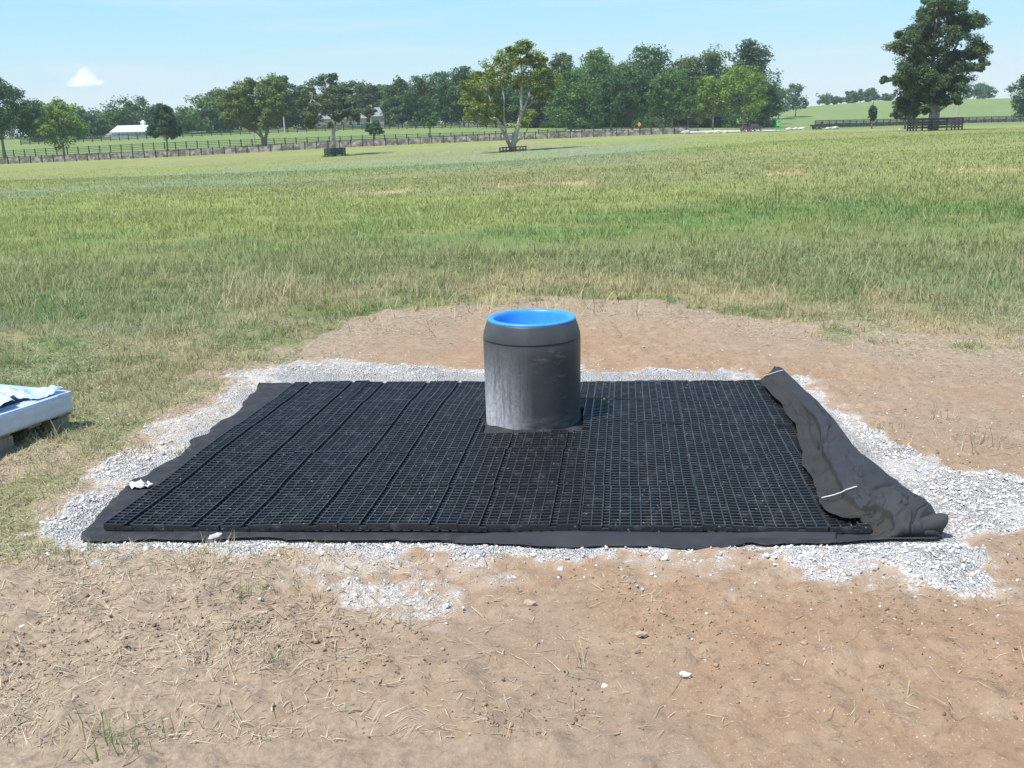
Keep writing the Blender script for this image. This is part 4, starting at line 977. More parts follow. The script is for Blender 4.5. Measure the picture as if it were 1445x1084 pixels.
# --- edge and row trees: (name, px, Y, top, width, crown bottom, colour, label)
TT = [
 ("maple_tree", 8, 203, 112, 92, 200, DK, "large dark tree at the far left end of the stone wall"),
 ("maple_tree", 91, 206, 146, 62, 204, BT, "bright green round tree behind the wall near the left end"),
 ("oak_tree", 60, 285, 150, 52, 200, DK, "dark tree behind, between the far left tree and the bright green one"),
 ("oak_tree", 128, 290, 156, 44, 196, BL, "bluish green tree just right of the bright green tree at left"),
 ("oak_tree", 158, 300, 160, 36, 190, MD, "mid green tree behind the left end of the white barn"),
 ("oak_tree", 193, 305, 142, 58, 190, DK, "dark humped tree directly behind the white barn roof"),
 ("roadside_tree", 237, 207, 151, 40, 199, (.042, .08, .04), "dark rounded tree at the right end of the white barn"),
 ("oak_tree", 262, 300, 158, 42, 190, BL, "low bluish tree right of the dark barn-side tree"),
 ("oak_tree", 292, 295, 138, 52, 188, MD, "tree with a pointed top left of the wide bright tree"),
 ("oak_tree", 318, 300, 128, 46, 188, (.07, .11, .05), "greyish tree showing behind the left side of the wide bright tree"),
 ("poplar_tree", 402, 295, 110, 40, 186, DK, "dark tree top behind the right side of the wide bright tree"),
 ("oak_tree", 428, 300, 128, 44, 186, MD, "dull green tree filling the gap left of the grey green penned tree"),
 ("oak_tree", 508, 318, 116, 46, 178, (.075, .115, .05), "tree standing behind the stone cottage, left half"),
 ("oak_tree", 540, 320, 120, 38, 175, BL, "airy tree rising behind the cottage roof"),
 ("oak_tree", 568, 292, 116, 42, 182, (.075, .12, .05), "rounded tree just right of the cottage"),
 ("oak_tree", 598, 288, 112, 48, 180, DK, "dark spreading tree over the small sapling right of the cottage"),
 ("oak_tree", 628, 285, 106, 44, 180, BL, "bluish tree left of the yellowish forked tree"),
 ("oak_tree", 655, 280, 98, 44, 182, DK, "dark tree touching the left side of the yellowish forked tree"),
 ("wood_tree", 700, 262, 120, 54, 184, DK, "dark tree seen through the forked tree's left limbs"),
 ("wood_tree", 748, 258, 108, 52, 184, DK, "dark tree seen behind the forked tree's right limb"),
 ("poplar_tree", 792, 262, 78, 46, 182, GY_, "thin topped pale tree just right of the forked tree"),
 ("wood_tree", 806, 228, 104, 58, 178, MD, "mid green tree at the left corner of the wood"),
 ("wood_tree", 845, 252, 74, 62, 180, MD, "tall rounded tree in the left part of the wood"),
 ("wood_tree", 862, 222, 112, 50, 172, (.045, .10, .038), "low full tree in front of the wood's left part"),
 ("wood_tree", 892, 226, 98, 56, 172, DK, "dark full tree above the yellow sign"),
 ("wood_tree", 922, 255, 67, 64, 178, DK, "highest dark tree in the middle of the wood"),
 ("wood_tree", 948, 222, 100, 56, 170, MD, "mid green tree in front of the highest dark wood tree"),
 ("wood_tree", 972, 248, 84, 50, 176, GY_, "grey green tree above the near end of the gravel drive"),
 ("wood_tree", 1002, 250, 74, 58, 176, GY_, "tall grey green tree left of the wood's right corner"),
 ("wood_tree", 1006, 222, 112, 50, 168, BT, "lower bright tree over the gravel drive"),
 ("poplar_tree", 1056, 252, 63, 50, 172, (.05, .085, .05), "tall open topped tree at the right corner of the wood"),
 ("wood_tree", 1048, 218, 98, 62, 164, BT, "bright yellow green tree at the right corner of the wood above the vehicles"),
 ("wood_tree", 1078, 240, 120, 34, 172, DK, "small dark tree closing the right end of the wood"),
 ("hill_tree", 1098, 350, 122, 34, 160, BL, "hazy round tree just right of the wood"),
 ("hill_tree", 1122, 360, 120, 28, 158, BL, "hazy upright tree second right of the wood"),
 ("hill_tree", 1167, 470, 134, 22, 150, BL, "small low tree on the skyline right of the wood, left one"),
 ("hill_tree", 1180, 470, 136, 14, 150, BL, "small low tree on the skyline, right one of the left pair"),
 ("hill_tree", 1200, 470, 130, 18, 148, BL, "skyline tree, left one of the three on the crest"),
 ("hill_tree", 1214, 472, 129, 18, 148, BL, "skyline tree, middle one of the three on the crest"),
 ("hill_tree", 1229, 470, 127, 18, 148, BL, "skyline tree, right one of the three on the crest"),
 ("hill_tree", 1252, 465, 134, 18, 146, BL, "skyline tree half hidden by the left side of the tall penned tree"),
 ("hill_tree", 1374, 465, 121, 26, 148, BL, "skyline tree just right of the tall penned tree, left half of the pair"),
 ("hill_tree", 1388, 468, 119, 24, 148, BL, "skyline tree right of the tall penned tree, right half of the pair"),
 ("oak_tree", 1452, 300, 101, 46, 152, DK, "dark tree cut by the right edge of the picture"),
 ("small_tree", 1277, 190, 138, 36, 168, (.055, .09, .045), "small leaning tree low on the left of the tall penned tree"),
 ("young_tree", 1230, 205, 150, 11, 172, (.04, .085, .035), "slim young tree by the far fence left of the tall penned tree"),
 ("young_tree", 529, 211, 172, 24, 190, (.05, .12, .04), "round bushy sapling in front of the cottage"),
 ("young_tree", 607, 213, 163, 15, 180, (.07, .13, .04), "thin sapling by the board fence right of the cottage"),
]
for i, t in enumerate(TT):
    far = t[1+1] > 320; small = t[4] < 30
    tree(t[0], t[1], t[2], t[3], t[4], t[5], t[6], t[7], 40+i, nl=30 if far or small else 140 if t[1] < 20 else 85 if t[2] < 212 else 60, per=4 if far or small else 6,
         leafk=1.1 if not far else .9, tleaf=.2 if t[4] < 18 and not far else None, cshape=1.)
bx_lab = ['behind the yellow fringe of the forked tree', 'at the left corner of the wood', 'below the tall rounded wood tree', 'left of the yellow sign', 'just behind the yellow sign', 'below the highest wood tree', 'behind the end of the stone wall', 'over the left end of the drive', 'over the middle of the drive', 'behind the parked pickup']
for i, lb in enumerate(bx_lab):  # bushes added to stand in for the dark shade between the wood's trunks
    tree("shade_bush", 752+i*35, 262-(i % 3)*7, 163+(i % 2)*5, 42, 187, [DK, MD, DK][i % 3], "low dark bush added for shade, "+lb, 500+i, nl=44, per=5, group="bushes added for shade under the wood")
# second rank that closes the wood and the tree line behind
landm = [(0, 'the far left tree'), (90, 'the bright green tree at left'), (190, 'the white barn'), (290, 'the pointed tree'), (373, 'the wide bright tree'), (473, 'the grey green penned tree'), (540, 'the cottage'), (620, 'the sapling right of the cottage'), (724, 'the forked tree'), (850, 'the left part of the wood'), (940, 'the middle of the wood'), (1030, 'the right part of the wood')]
rb = random.Random(5); used = {}
for i, px in enumerate(range(-40, 1086, 30)):
    px += rb.uniform(-6, 6); Yb = 335+rb.uniform(-10, 25)
    if px > 660: Yb = 285+rb.uniform(-8, 14)
    top = np.interp(px, [-40, 30, 160, 260, 300, 400, 470, 560, 640, 700, 800, 900, 960, 1000, 1070, 1090], [140, 150, 160, 166, 150, 134, 132, 132, 120, 112, 100, 92, 100, 96, 98, 125])+rb.uniform(-5, 5)
    lm = min(landm, key=lambda q: abs(q[0]-px))[1]; used[lm] = used.get(lm, 0)+1
    lb = "dark back row tree, %s from left behind %s" % (ordn[used[lm]-1], lm)
    tree("back_tree", px, Yb, float(top), 56, 189 if px < 660 else 186, [DK, BL, MD][i % 3], lb, 300+i, nl=46, per=5, group="trees of the back row")

# ------------------------------------------------------------------ FENCES AND WALL
def at_line(pts, px):
    """pts: list of (px, Y) -> world ground point at bearing px along the line"""
    Y = float(np.interp(px, [p[0] for p in pts], [p[1] for p in pts])); X, Y, Z, _ = G(px, Y); return Vector((X, Y, Z))
def dup(o, parent, loc, rz):
    c = o.copy(); sc.collection.objects.link(c); c.parent = parent; c.location = loc; c.rotation_euler = (0, 0, rz); return c
def fence(name, pts, p0, p1, h, rails, label, step=None, pw=.13, rw=.14, npost=None, mat_=None, cat='fence', joint='rail'):
    mat_ = mat_ or M_fence
    A = at_line(pts, p0); root = empty(name, A)
    px = np.linspace(p0, p1, 500); W_ = [at_line(pts, q) for q in px]
    cum = [0]
    for a_, b_ in zip(W_, W_[1:]): cum.append(cum[-1]+(b_-a_).length)
    n = npost or int(cum[-1]/step)+1; P = []
    for i in range(n):
        s = cum[-1]*i/(n-1); q = float(np.interp(s, cum, px)); P.append(at_line(pts, q)-A)
    proto = None
    for i, p in enumerate(P):
        d = P[min(i+1, n-1)]-P[max(i-1, 0)]; rz = math.atan2(d.y, d.x)
        if proto is None:
            mb = MB(); mb.box((0, 0, h/2-.15), (pw, pw, h+.3+.06)); proto = mb.build("post", mat_, root); proto.location = p; proto.rotation_euler = (0, 0, rz)
        else: dup(proto, root, p, rz)
    for zr in rails:
        mb = MB()
        for a_, b_ in zip(P, P[1:]):
            d = b_-a_; L_ = math.hypot(d.x, d.y); nrm = Vector((d.y, -d.x, 0))/L_*(pw*.5+.015)
            if nrm.y > 0: nrm = -nrm
            q0 = a_+nrm; q1 = b_+nrm; t_ = Vector((0, 0, rw/2)); o_ = nrm.normalized()*.014
            vs = [q0-t_+o_, q1-t_+o_, q1+t_+o_, q0+t_+o_, q0-t_-o_, q1-t_-o_, q1+t_-o_, q0+t_-o_]
            vs = [v+Vector((0, 0, zr)) for v in vs]
            mb.add(vs, [(0, 1, 2, 3), (7, 6, 5, 4), (3, 2, 6, 7), (4, 5, 1, 0), (0, 3, 7, 4), (1, 5, 6, 2)])
        mb.build(joint, mat_, root)
    tag(root, label, cat); return root
WL = [(-40, 191), (300, 190), (620, 190), (980, 190)]
FL_ = [(-40, 189.2), (300, 188.2), (620, 188.2), (975, 188.2)]
fence("roadside_fence", FL_, -20, 968, 1.32, (1.2,), "long black post fence standing right in front of the stone wall", npost=62, pw=.17, rw=.10)
fence("board_fence", [(-20, 216), (300, 214), (720, 213)], -10, 715, 1.45, (.35, .68, 1.0, 1.32), "black four board fence along the paddock behind the stone wall", npost=48, pw=.17, rw=.085)
fence("board_fence", [(-20, 262), (270, 258), (560, 268), (715, 262)], 30, 712, 1.5, (.35, .68, 1.0, 1.35), "far black board fence at the foot of the tree line", npost=54, pw=.18, rw=.16)
fence("board_fence", [(760, 218), (880, 214), (985, 212)], 760, 985, 1.4, (.4, .8, 1.2), "black board fence beneath the trees of the wood", npost=18, pw=.16, rw=.12)
fence("board_fence", [(1150, 222), (1300, 262), (1500, 300)], 1150, 1480, 1.55, (.4, .8, 1.2, 1.5), "long black board fence along the foot of the right hill", npost=34, pw=.18, rw=.17)
fence("wire_fence", [(1085, 285), (1250, 300), (1500, 340)], 1086, 1470, 1.5, (1.2,), "thin wire fence with pale posts low on the right hill", npost=10, pw=.14, rw=.02, mat_=mat("pale_post", (.5, .5, .47), .8))
def stone_wall(name, pts, p0, p1, h, label, n=420, seed=1):
    rr = random.Random(seed); A = at_line(pts, p0); root = empty(name, A)
    P = [at_line(pts, p0+(p1-p0)*i/n)-A for i in range(n+1)]
    mb = MB()
    for i, p in enumerate(P):
        hh = h+rr.uniform(-.03, .03); j1, j2 = rr.uniform(-.04, .04), rr.uniform(-.04, .04)
        mb.v += [(p.x, p.y-.30+j1, p.z-.4), (p.x, p.y-.28+j2, p.z+hh*.5), (p.x, p.y-.24+j1, p.z+hh), (p.x, p.y+.24, p.z+hh), (p.x, p.y+.3, p.z-.4)]
    for i in range(n):
        for q in range(4): mb.f.append((5*i+q, 5*i+5+q, 5*i+6+q, 5*i+1+q))
    mb.build("wall_body", M_wall, root)
    mb = MB()
    for i in range(n):
        for s in range(2):
            p = P[i].lerp(P[i+1], s/2+.25); hh = rr.uniform(.16, .3)
            mb.box((p.x, p.y, p.z+h+hh/2-.03), ((P[i+1]-P[i]).length/2*rr.uniform(.6, .95), .42, hh), rr.uniform(-.1, .1), .8)
    mb.build("coping_stones", M_wall, root)
    tag(root, label, 'stone wall'); return root
stone_wall("stone_wall", WL, -30, 972, .80, "long grey dry stone wall running below the paddocks on the left and centre")
stone_wall("stone_wall", [(1152, 224), (1300, 264), (1500, 302)], 1152, 1480, .8, "low stone wall behind the black fence along the right hill", 200, 2)

# small pens round single trees
def pen(px, Y, wpx, hpx, label, nside, sides=4, rot=0., rails=3, name="tree_pen"):
    X0, Y0, Z0, pyb = G(px, Y); k = mpp(Y); r = wpx*k/2; h = hpx*k
    root = empty(name, (X0, Y0, Z0)); cr = [(math.cos(rot+2*math.pi*i/sides), math.sin(rot+2*math.pi*i/sides)) for i in range(sides)]
    sc_ = r/max(abs(c[0]) for c in cr)
    C_ = [(c[0]*sc_, c[1]*sc_) for c in cr]; proto = None; P = []
    for i in range(sides):
        a_, b_ = C_[i], C_[(i+1) % sides]
        for q in range(nside):
            f = q/nside; x, y = a_[0]+(b_[0]-a_[0])*f, a_[1]+(b_[1]-a_[1])*f
            z = float(ground(X0+x, Y0+y)[0])-Z0; P.append(Vector((x, y, z)))
    for p in P:
        if proto is None:
            mb = MB(); mb.box((0, 0, h/2-.1), (.15, .15, h+.25)); proto = mb.build("post", M_fence, root); proto.location = p
        else: dup(proto, root, p, 0)
    for q in range(rails):
        mb = MB(); zr = h*(.28+.64*q/(rails-1)) if rails > 1 else h*.8
        for i, p in enumerate(P):
            b_ = P[(i+1) % len(P)]; d = b_-p; L_ = math.hypot(d.x, d.y); m_ = (p+b_)/2; out = Vector((m_.x, m_.y, 0)).normalized()*.09
            t_ = Vector((0, 0, h*.075)); o_ = out.normalized()*.015; q0, q1 = p+out, b_+out
            vs = [v+Vector((0, 0, zr)) for v in (q0-t_+o_, q1-t_+o_, q1+t_+o_, q0+t_+o_, q0-t_-o_, q1-t_-o_, q1+t_-o_, q0+t_-o_)]
            mb.add(vs, [(0, 1, 2, 3), (7, 6, 5, 4), (3, 2, 6, 7), (4, 5, 1, 0), (0, 3, 7, 4), (1, 5, 6, 2)])
        mb.build("rail", M_fence, root)
    tag(root, label, 'fence')
pen(1318, 128, 70, 17, "square black board pen around the tall dark tree on the right", 3, 4, R(35), 4)
pen(724, 124, 37, 6.5, "low black board pen round the foot of the forked tree", 2, 4, R(28), 2)
pen(473, 150, 28, 11, "small black pen round the pale trunk of the grey green tree", 1, 8, R(10), 4)

# ------------------------------------------------------------------ BUILDINGS AND FAR THINGS
def barn():
    X0, Y0, Z0, pyb = G(196, 285); k = mpp(285); root = empty("white_barn", (X0, Y0, Z0), R(-6))
    Lh, Dp, wall_, rid = 56*k/2, 4.5, 7.5*k, 15*k
    Mw = mat("white_metal_wall", (.62, .68, .78), .5, noise=(3, (.5, .57, .68), .45, .65, (6, 1, 1))); Mr = mat("white_metal_roof", (.74, .78, .84), .35, noise=(2, (.66, .72, .8), .4, .6, (5, 1, 1)))
    mb = MB(); mb.box((0, 0, wall_/2-.2), (2*Lh, 2*Dp, wall_+.4))
    mb.add([(-Lh, -Dp, wall_), (-Lh, Dp, wall_), (-Lh, 0, rid)], [(0, 2, 1)]); mb.add([(Lh, -Dp, wall_), (Lh, Dp, wall_), (Lh, 0, rid)], [(0, 1, 2)])
    mb.build("wall", Mw, root)
    mb = MB(); e = .35
    for s in (-1, 1):
        a_ = [(-Lh-e, s*(Dp+.4), wall_-.12), (Lh+e, s*(Dp+.4), wall_-.12), (Lh+e, 0, rid+.05), (-Lh-e, 0, rid+.05)]
        b_ = [(x, y, z+.12) for x, y, z in a_]; f = [(0, 1, 2, 3), (7, 6, 5, 4), (0, 4, 5, 1), (1, 5, 6, 2), (2, 6, 7, 3), (3, 7, 4, 0)]
        mb.add(a_+b_, f)
    rf = mb.build("roof", Mr, root)
    mb = MB(); mb.box((Lh*.30, 0, rid+.35), (1.0, 1.0, 1.0)); mb.add([(Lh*.30+x, y, rid+.85) for x, y in ((-.6, -.6), (.6, -.6), (.6, .6), (-.6, .6))]+[(Lh*.30, 0, rid+1.5)], [(0, 1, 4), (1, 2, 4), (2, 3, 4), (3, 0, 4), (3, 2, 1, 0)])
    mb.build("cupola", M_white, root)
    for i in range(8):
        mb = MB(); mb.box((-Lh*.62+i*Lh*.215, -Dp-.015, wall_*.58), (.62, .06, wall_*.42)); mb.build("window", mat_win, root)
    # curved lean-to at the left end
    mb = MB(); n = 12; vs = []
    for i in range(n+1):
        a_ = math.pi/2*i/n; x = -Lh-2.6*math.sin(a_)*1.0; z = max(.05, (wall_*.9)*math.cos(a_))
        vs += [(x, -Dp*.8, z), (x, Dp*.8, z)]
    mb.add(vs, [(2*i, 2*i+2, 2*i+3, 2*i+1) for i in range(n)]); mb.add([v for v in vs[::2]]+[(-Lh, -Dp*.8, 0)], [tuple(range(n+2))])
    mb.build("lean_to", mat("pinkish_white", (.72, .62, .62), .5, noise=(4, (.35, .3, .32), .5, .6)), root)
    tag(root, "long low white barn with a pale roof and small cupola before the left trees", "barn")
mat_win = mat("barn_window", (.28, .36, .46), .2)
barn()
def cottage():
    X0, Y0, Z0, _ = G(498, 300); k = mpp(300); root = empty("stone_cottage", (X0, Y0, Z0), R(4))
    Ms = mat("cottage_stone", (.50, .45, .38), .85, noise=(2.5, (.36, .31, .26), .45, .65)); Mr = mat("slate_roof", (.22, .23, .27), .7, noise=(2, (.30, .31, .35), .4, .65, (1, 1, 6)))
    def hip(mb, cx_, w_, d_, z0, z1, rl):
        vs = [(cx_-w_/2, -d_/2, z0), (cx_+w_/2, -d_/2, z0), (cx_+w_/2, d_/2, z0), (cx_-w_/2, d_/2, z0), (cx_-rl/2, 0, z1), (cx_+rl/2, 0, z1)]
        mb.add(vs, [(0, 1, 5, 4), (1, 2, 5), (2, 3, 4, 5), (3, 0, 4), (3, 2, 1, 0)])
    x1 = (533-498)*k; mb = MB(); mb.box((x1, 0, 1.2), (19*k, 5, 4.0)); mb.build("wing_wall", Ms, root)
    mb = MB(); hip(mb, x1, 22*k, 5.9, 3.15, 5.6, 1.4); rf = mb.build("wing_roof", Mr, root)
    mb = MB(); mb.box((x1-1.7, .2, 5.0), (.8, .7, 2.6)); mb.build("chimney", Ms, rf)
    x2 = (480-498)*k; mb = MB(); mb.box((x2, .4, 1.0), (74*k, 4.4, 3.4)); mb.build("wall", mat("cream_wall", (.58, .52, .45), .8, noise=(1.5, (.45, .37, .31), .45, .65)), root)
    mb = MB(); hip(mb, x2, 78*k, 5.4, 2.72, 4.3, 60*k); mb.build("roof", Mr, root)
    for i in range(6):
        f = MB(); f.box((x2-28*k+i*11*k, -1.83, 1.3), (1.1, .08, 1.3)); fo = f.build("window", M_white, root)
        g = MB(); g.box((x2-28*k+i*11*k, -1.885, 1.3), (.85, .04, 1.05)); g.build("pane", M_glass, fo)
    f = MB(); f.box((x1+.3, -2.53, 1.4), (1.0, .08, 1.4)); fo = f.build("window", M_white, root)
    g = MB(); g.box((x1+.3, -2.58, 1.4), (.8, .04, 1.15)); g.build("pane", M_glass, fo)
    tag(root, "pale stone cottage with grey hipped roofs and a chimney, behind the penned grey green tree", "house")
cottage()

# gravel drive
def drive():
    near = [(968, 184.5), (1000, 186), (1030, 188), (1060, 189.5), (1090, 189.5), (1108, 188)]
    def gp(px, py):     # ground point where the bearing meets the land
        Ys = np.linspace(150, 330, 1800); x, y, z = ray(px, py); X = x/y*Ys; Z = EYE+z/y*Ys; d = Z-ground(X, Ys)
        i = int(np.argmax(d < 0)) if (d < 0).any() else len(Ys)-1
        return X[i], Ys[i]
    A = [(G(px, 191)[:2]) for px in (962, 985, 1010, 1040, 1075, 1112)]
    B = [(G(px, Y_)[:2]) for px, Y_ in ((950, 222), (975, 224), (1000, 224), (1030, 218), (1060, 212), (1096, 205))]
    A = np.array(A); B = np.array(B); nu, nv = 90, 40; us = np.linspace(0, 1, nu); k = np.linspace(0, 1, 6); V = []
    for j in range(nv):
        v = j/(nv-1); x = np.interp(us, k, A[:, 0])*(1-v)+np.interp(us, k, B[:, 0])*v; y = np.interp(us, k, A[:, 1])*(1-v)+np.interp(us, k, B[:, 1])*v
        x = x+(fbm(us*9, us*0+v*3, 1, 2, 201)-.5)*1.2
        V.append(np.stack([x, y, ground(x, y)+.10], 1))
    V = np.concatenate(V); ii = np.arange(nu*nv).reshape(nv, nu)
    f = np.stack([ii[:-1, :-1].ravel(), ii[:-1, 1:].ravel(), ii[1:, 1:].ravel(), ii[1:, :-1].ravel()], 1)
    o = mesh_obj("gravel_drive", V, f, mat("drive_gravel", (.56, .52, .48), .9, noise=(.5, (.42, .37, .32), .45, .65), bump=(3, .5, .05)), smooth=True); tag(o, kind='structure')
    # the lane going on to the left under the trees
    V = []
    pts = [(964, 216), (930, 232), (880, 240), (800, 236)]
    us = np.linspace(0, 1, 60); P = np.array([G(a_, b_)[:2] for a_, b_ in pts]); x = np.interp(us, np.linspace(0, 1, 4), P[:, 0]); y = np.interp(us, np.linspace(0, 1, 4), P[:, 1])
    for w_ in (-2.2, 0, 2.2): V.append(np.stack([x, y+w_, ground(x, y+w_)+.10], 1))
    V = np.concatenate(V); ii = np.arange(180).reshape(3, 60); f = np.stack([ii[1:, :-1].ravel(), ii[1:, 1:].ravel(), ii[:-1, 1:].ravel(), ii[:-1, :-1].ravel()], 1)
    o = mesh_obj("lane", V, f, bpy.data.materials["drive_gravel"]); tag(o, kind='structure')
drive()

def wheel(root, x, y, r, w_, m_t, m_r):
    mb = MB(); n = 20; vs = []
    prof = [(r*.62, -w_/2), (r*.94, -w_/2), (r, -w_*.3), (r, w_*.3), (r*.94, w_/2), (r*.62, w_/2)]
    for rr, ww in prof:
        for k in range(n): a_ = 2*math.pi*k/n; vs.append((x+rr*math.cos(a_), y+ww, r+rr*math.sin(a_)))
    mb.add(vs, [(i*n+k, i*n+(k+1) % n, (i+1)*n+(k+1) % n, (i+1)*n+k) for i in range(5) for k in range(n)])
    wh = mb.build("wheel", m_t, root, True)
    mb = MB(); vs = []
    for rr, ww in ((.001, -w_*.42), (r*.62, -w_*.5), (r*.62, w_*.5), (.001, w_*.42)):
        for k in range(n): a_ = 2*math.pi*k/n; vs.append((x+rr*math.cos(a_), y+ww, r+rr*math.sin(a_)))
    mb.add(vs, [(i*n+k, i*n+(k+1) % n, (i+1)*n+(k+1) % n, (i+1)*n+k) for i in range(3) for k in range(n)])
    mb.build("rim", m_r, wh)
M_tyre = mat("tyre", (.02, .02, .02), .85); M_rim = mat("rim", (.4, .4, .42), .35, metal=.8)
def prism(mb, prof, y0, y1):
    n = len(prof); mb.add([(x, y0, z) for x, z in prof]+[(x, y1, z) for x, z in prof], [tuple(range(n)), tuple(range(2*n-1, n-1, -1))]+[(i, n+i, n+(i+1) % n, (i+1) % n) for i in range(n)])
def pickup():
    X0, Y0, Z0, _ = G(1065, 196); root = empty("pickup_truck", (X0, Y0, Z0+.1), R(38))
    Mb = mat("dark_grey_paint", (.05, .055, .065), .25, coat=.6)
    mb = MB(); prism(mb, [(-1.35, .35), (1.35, .35), (1.38, .62), (1.25, .80), (.55, .86), (-.35, .86), (-1.38, .84)], -.7, .7); mb.build("body", Mb, root)
    mb = MB(); prism(mb, [(.62, .862), (.28, 1.25), (-.32, 1.27), (-.42, .862)], -.62, .62); cb = mb.build("cab", Mb, root)
    for s in (-1, 1):
        mb = MB(); prism(mb, [(.48, .9), (.22, 1.2), (-.26, 1.21), (-.34, .9)], s*.625, s*.64); mb.build("window", M_glass, cb)
    mb = MB(); mb.box((-1.385, 0, .45), (.08, 1.4, .12)); mb.build("bumper", M_rim, root)
    for s in (-1, 1):
        for x in (-.85, .85): wheel(root, x, s*.68, .30, .2, M_tyre, M_rim)
        mb = MB(); mb.box((-1.39, s*.6, .7), (.03, .12, .14)); mb.build("tail_light", mat("red_lens", (.4, .02, .02), .3), root)
    tag(root, "dark grey pickup parked on the pale gravel drive at the wood's right corner", "truck")
def cart():
    X0, Y0, Z0, _ = G(1053, 194); root = empty("utility_cart", (X0, Y0, Z0+.1), R(15))
    Mb = mat("maroon_paint", (.16, .035, .04), .35)
    mb = MB(); prism(mb, [(-1.0, .4), (.95, .4), (1.0, .7), (.55, .78), (.5, .62), (-.1, .62), (-.15, .82), (-1.0, .82)], -.55, .55); mb.build("body", Mb, root)
    mb = MB()
    for s in (-1, 1): mb.tube([(.5, s*.5, .75), (.35, s*.5, 1.3), (-.2, s*.5, 1.32), (-.25, s*.5, .8)], .03, 6)
    mb.build("roll_bar", M_fence, root)
    mb = MB(); mb.box((.0, 0, .72), (.5, .9, .14)); mb.box((-.2, 0, .92), (.1, .9, .35)); mb.build("seat", M_fence, root)
    for s in (-1, 1):
        for x in (-.65, .65): wheel(root, x, s*.55, .26, .2, M_tyre, M_rim)
    tag(root, "maroon open utility cart parked beside the dark pickup", "cart")
def trailer():
    X0, Y0, Z0, _ = G(1153, 206); root = empty("flat_trailer", (X0, Y0, Z0), R(5))
    mb = MB(); mb.box((0, 0, .72), (2.3, 1.5, .38)); mb.build("bed", M_fence, root)
    mb = MB(); mb.tube([(1.1, 0, .6), (2.0, 0, .5), (2.3, 0, .15)], .06, 6); mb.build("tow_bar", M_fence, root)
    for x in (-.4, .4):
        for s in (-1, 1): wheel(root, x, s*.8, .32, .2, M_tyre, M_rim)
    mb = MB(); mb.box((.95, 0, 1.15), (.25, .9, .5), 0, .8); mb.build("tool_box", M_fence, root)
    tag(root, "low black trailer by the left end of the right hill fence", "trailer")
def green_stand():
    X0, Y0, Z0, _ = G(1098, 193); root = empty("green_stand", (X0, Y0, Z0))
    Mg = mat("bright_green_paint", (.06, .42, .10), .5)
    for s in (-1, 1):
        mb = MB(); mb.box((s*.38, 0, .95), (.12, .14, 1.9)); mb.build("leg", Mg, root)
    mb = MB(); mb.box((0, 0, 1.2), (.64, .08, .55)); mb.build("panel", mat("pale_green_panel", (.22, .5, .25), .5), root)
    mb = MB(); mb.box((0, 0, .3), (.64, .08, .12)); mb.build("crossbar", Mg, root)
    tag(root, "bright green upright stand at the right end of the gravel drive", "stand")
def yellow_sign():
    X0, Y0, Z0, _ = G(902, 204); root = empty("road_sign", (X0, Y0, Z0))
    mb = MB(); mb.box((0, 0, .9), (.08, .08, 1.8)); mb.build("post", M_fence, root)
    mb = MB(); r = .46; mb.add([(0, -.06, 1.9-r), (r*.8, -.06, 1.9), (0, -.06, 1.9+r), (-r*.8, -.06, 1.9), (0, -.03, 1.9-r), (r*.8, -.03, 1.9), (0, -.03, 1.9+r), (-r*.8, -.03, 1.9)], [(0, 1, 2, 3), (7, 6, 5, 4), (0, 4, 5, 1), (1, 5, 6, 2), (2, 6, 7, 3), (3, 7, 4, 0)])
    mb.build("panel", mat("yellow_sign_face", (.75, .45, .03), .5), root); tag(root, "small yellow diamond sign on a post under the wood behind the wall", "sign")
pickup(); cart(); trailer(); green_stand(); yellow_sign()
def pole(px, Y, h, r, m, label):
    X0, Y0, Z0, _ = G(px, Y); mb = MB(); mb.tube([(0, 0, -.3), (0, 0, h*.5), (.02, 0, h)], [r, r*.85, r*.7], 8); mb.tube([(-.01, 0, h-.3), (.5, 0, h-.25)], r*.4, 5)
    o = mb.build("utility_pole", m, None); o.location = (X0, Y0, Z0); tag(o, label, 'pole')
pole(402, 262, 5.0, .2, mat("weathered_pole", (.5, .48, .44), .8), "pale utility pole right of the wide bright tree")
pole(359, 225, 3.2, .18, M_pale_bark, "short pale post left of the wide bright tree's trunk")
pole(1349, 275, 6.2, .2, mat("grey_pole", (.45, .46, .48), .7), "pale pole right of the tall penned tree, tallest of three")
pole(1336, 275, 4.2, .13, bpy.data.materials["grey_pole"], "thin pale pole just right of the tall penned tree, middle of three")
pole(1327, 275, 4.0, .12, bpy.data.materials["grey_pole"], "thin pale pole nearest the trunk of the tall penned tree")
pole(1231, 330, 7.0, .11, M_fence, "thin dark pole above the slim young tree")
# pale boulders by the drive and the fence gap
def boulder(px, Y, s, label, flat=.6):
    import bmesh
    X0, Y0, Z0, _ = G(px, Y); bm = bmesh.new(); bmesh.ops.create_icosphere(bm, subdivisions=2, radius=1); k = px*.37
    for v in bm.verts:
        q = v.co.copy(); f = 1+.2*math.sin(q.x*2.6+k)*math.cos(q.y*3.1+k)+.1*math.sin(q.z*6+q.x*5+k); v.co = Vector((q.x*f*1.3, q.y*f*.9, q.z*f*flat))*s
    me = bpy.data.meshes.new("boulder"); bm.to_mesh(me); bm.free(); me.materials.append(M_st3)
    o = bpy.data.objects.new("boulder", me); sc.collection.objects.link(o); o.location = (X0, Y0, Z0+s*flat*.6); tag(o, label, 'boulder', 'pale boulders near the gravel drive')
M_st3 = mat("boulder_stone", (.60, .57, .53), .85, noise=(2, (.42, .39, .35), .45, .65))
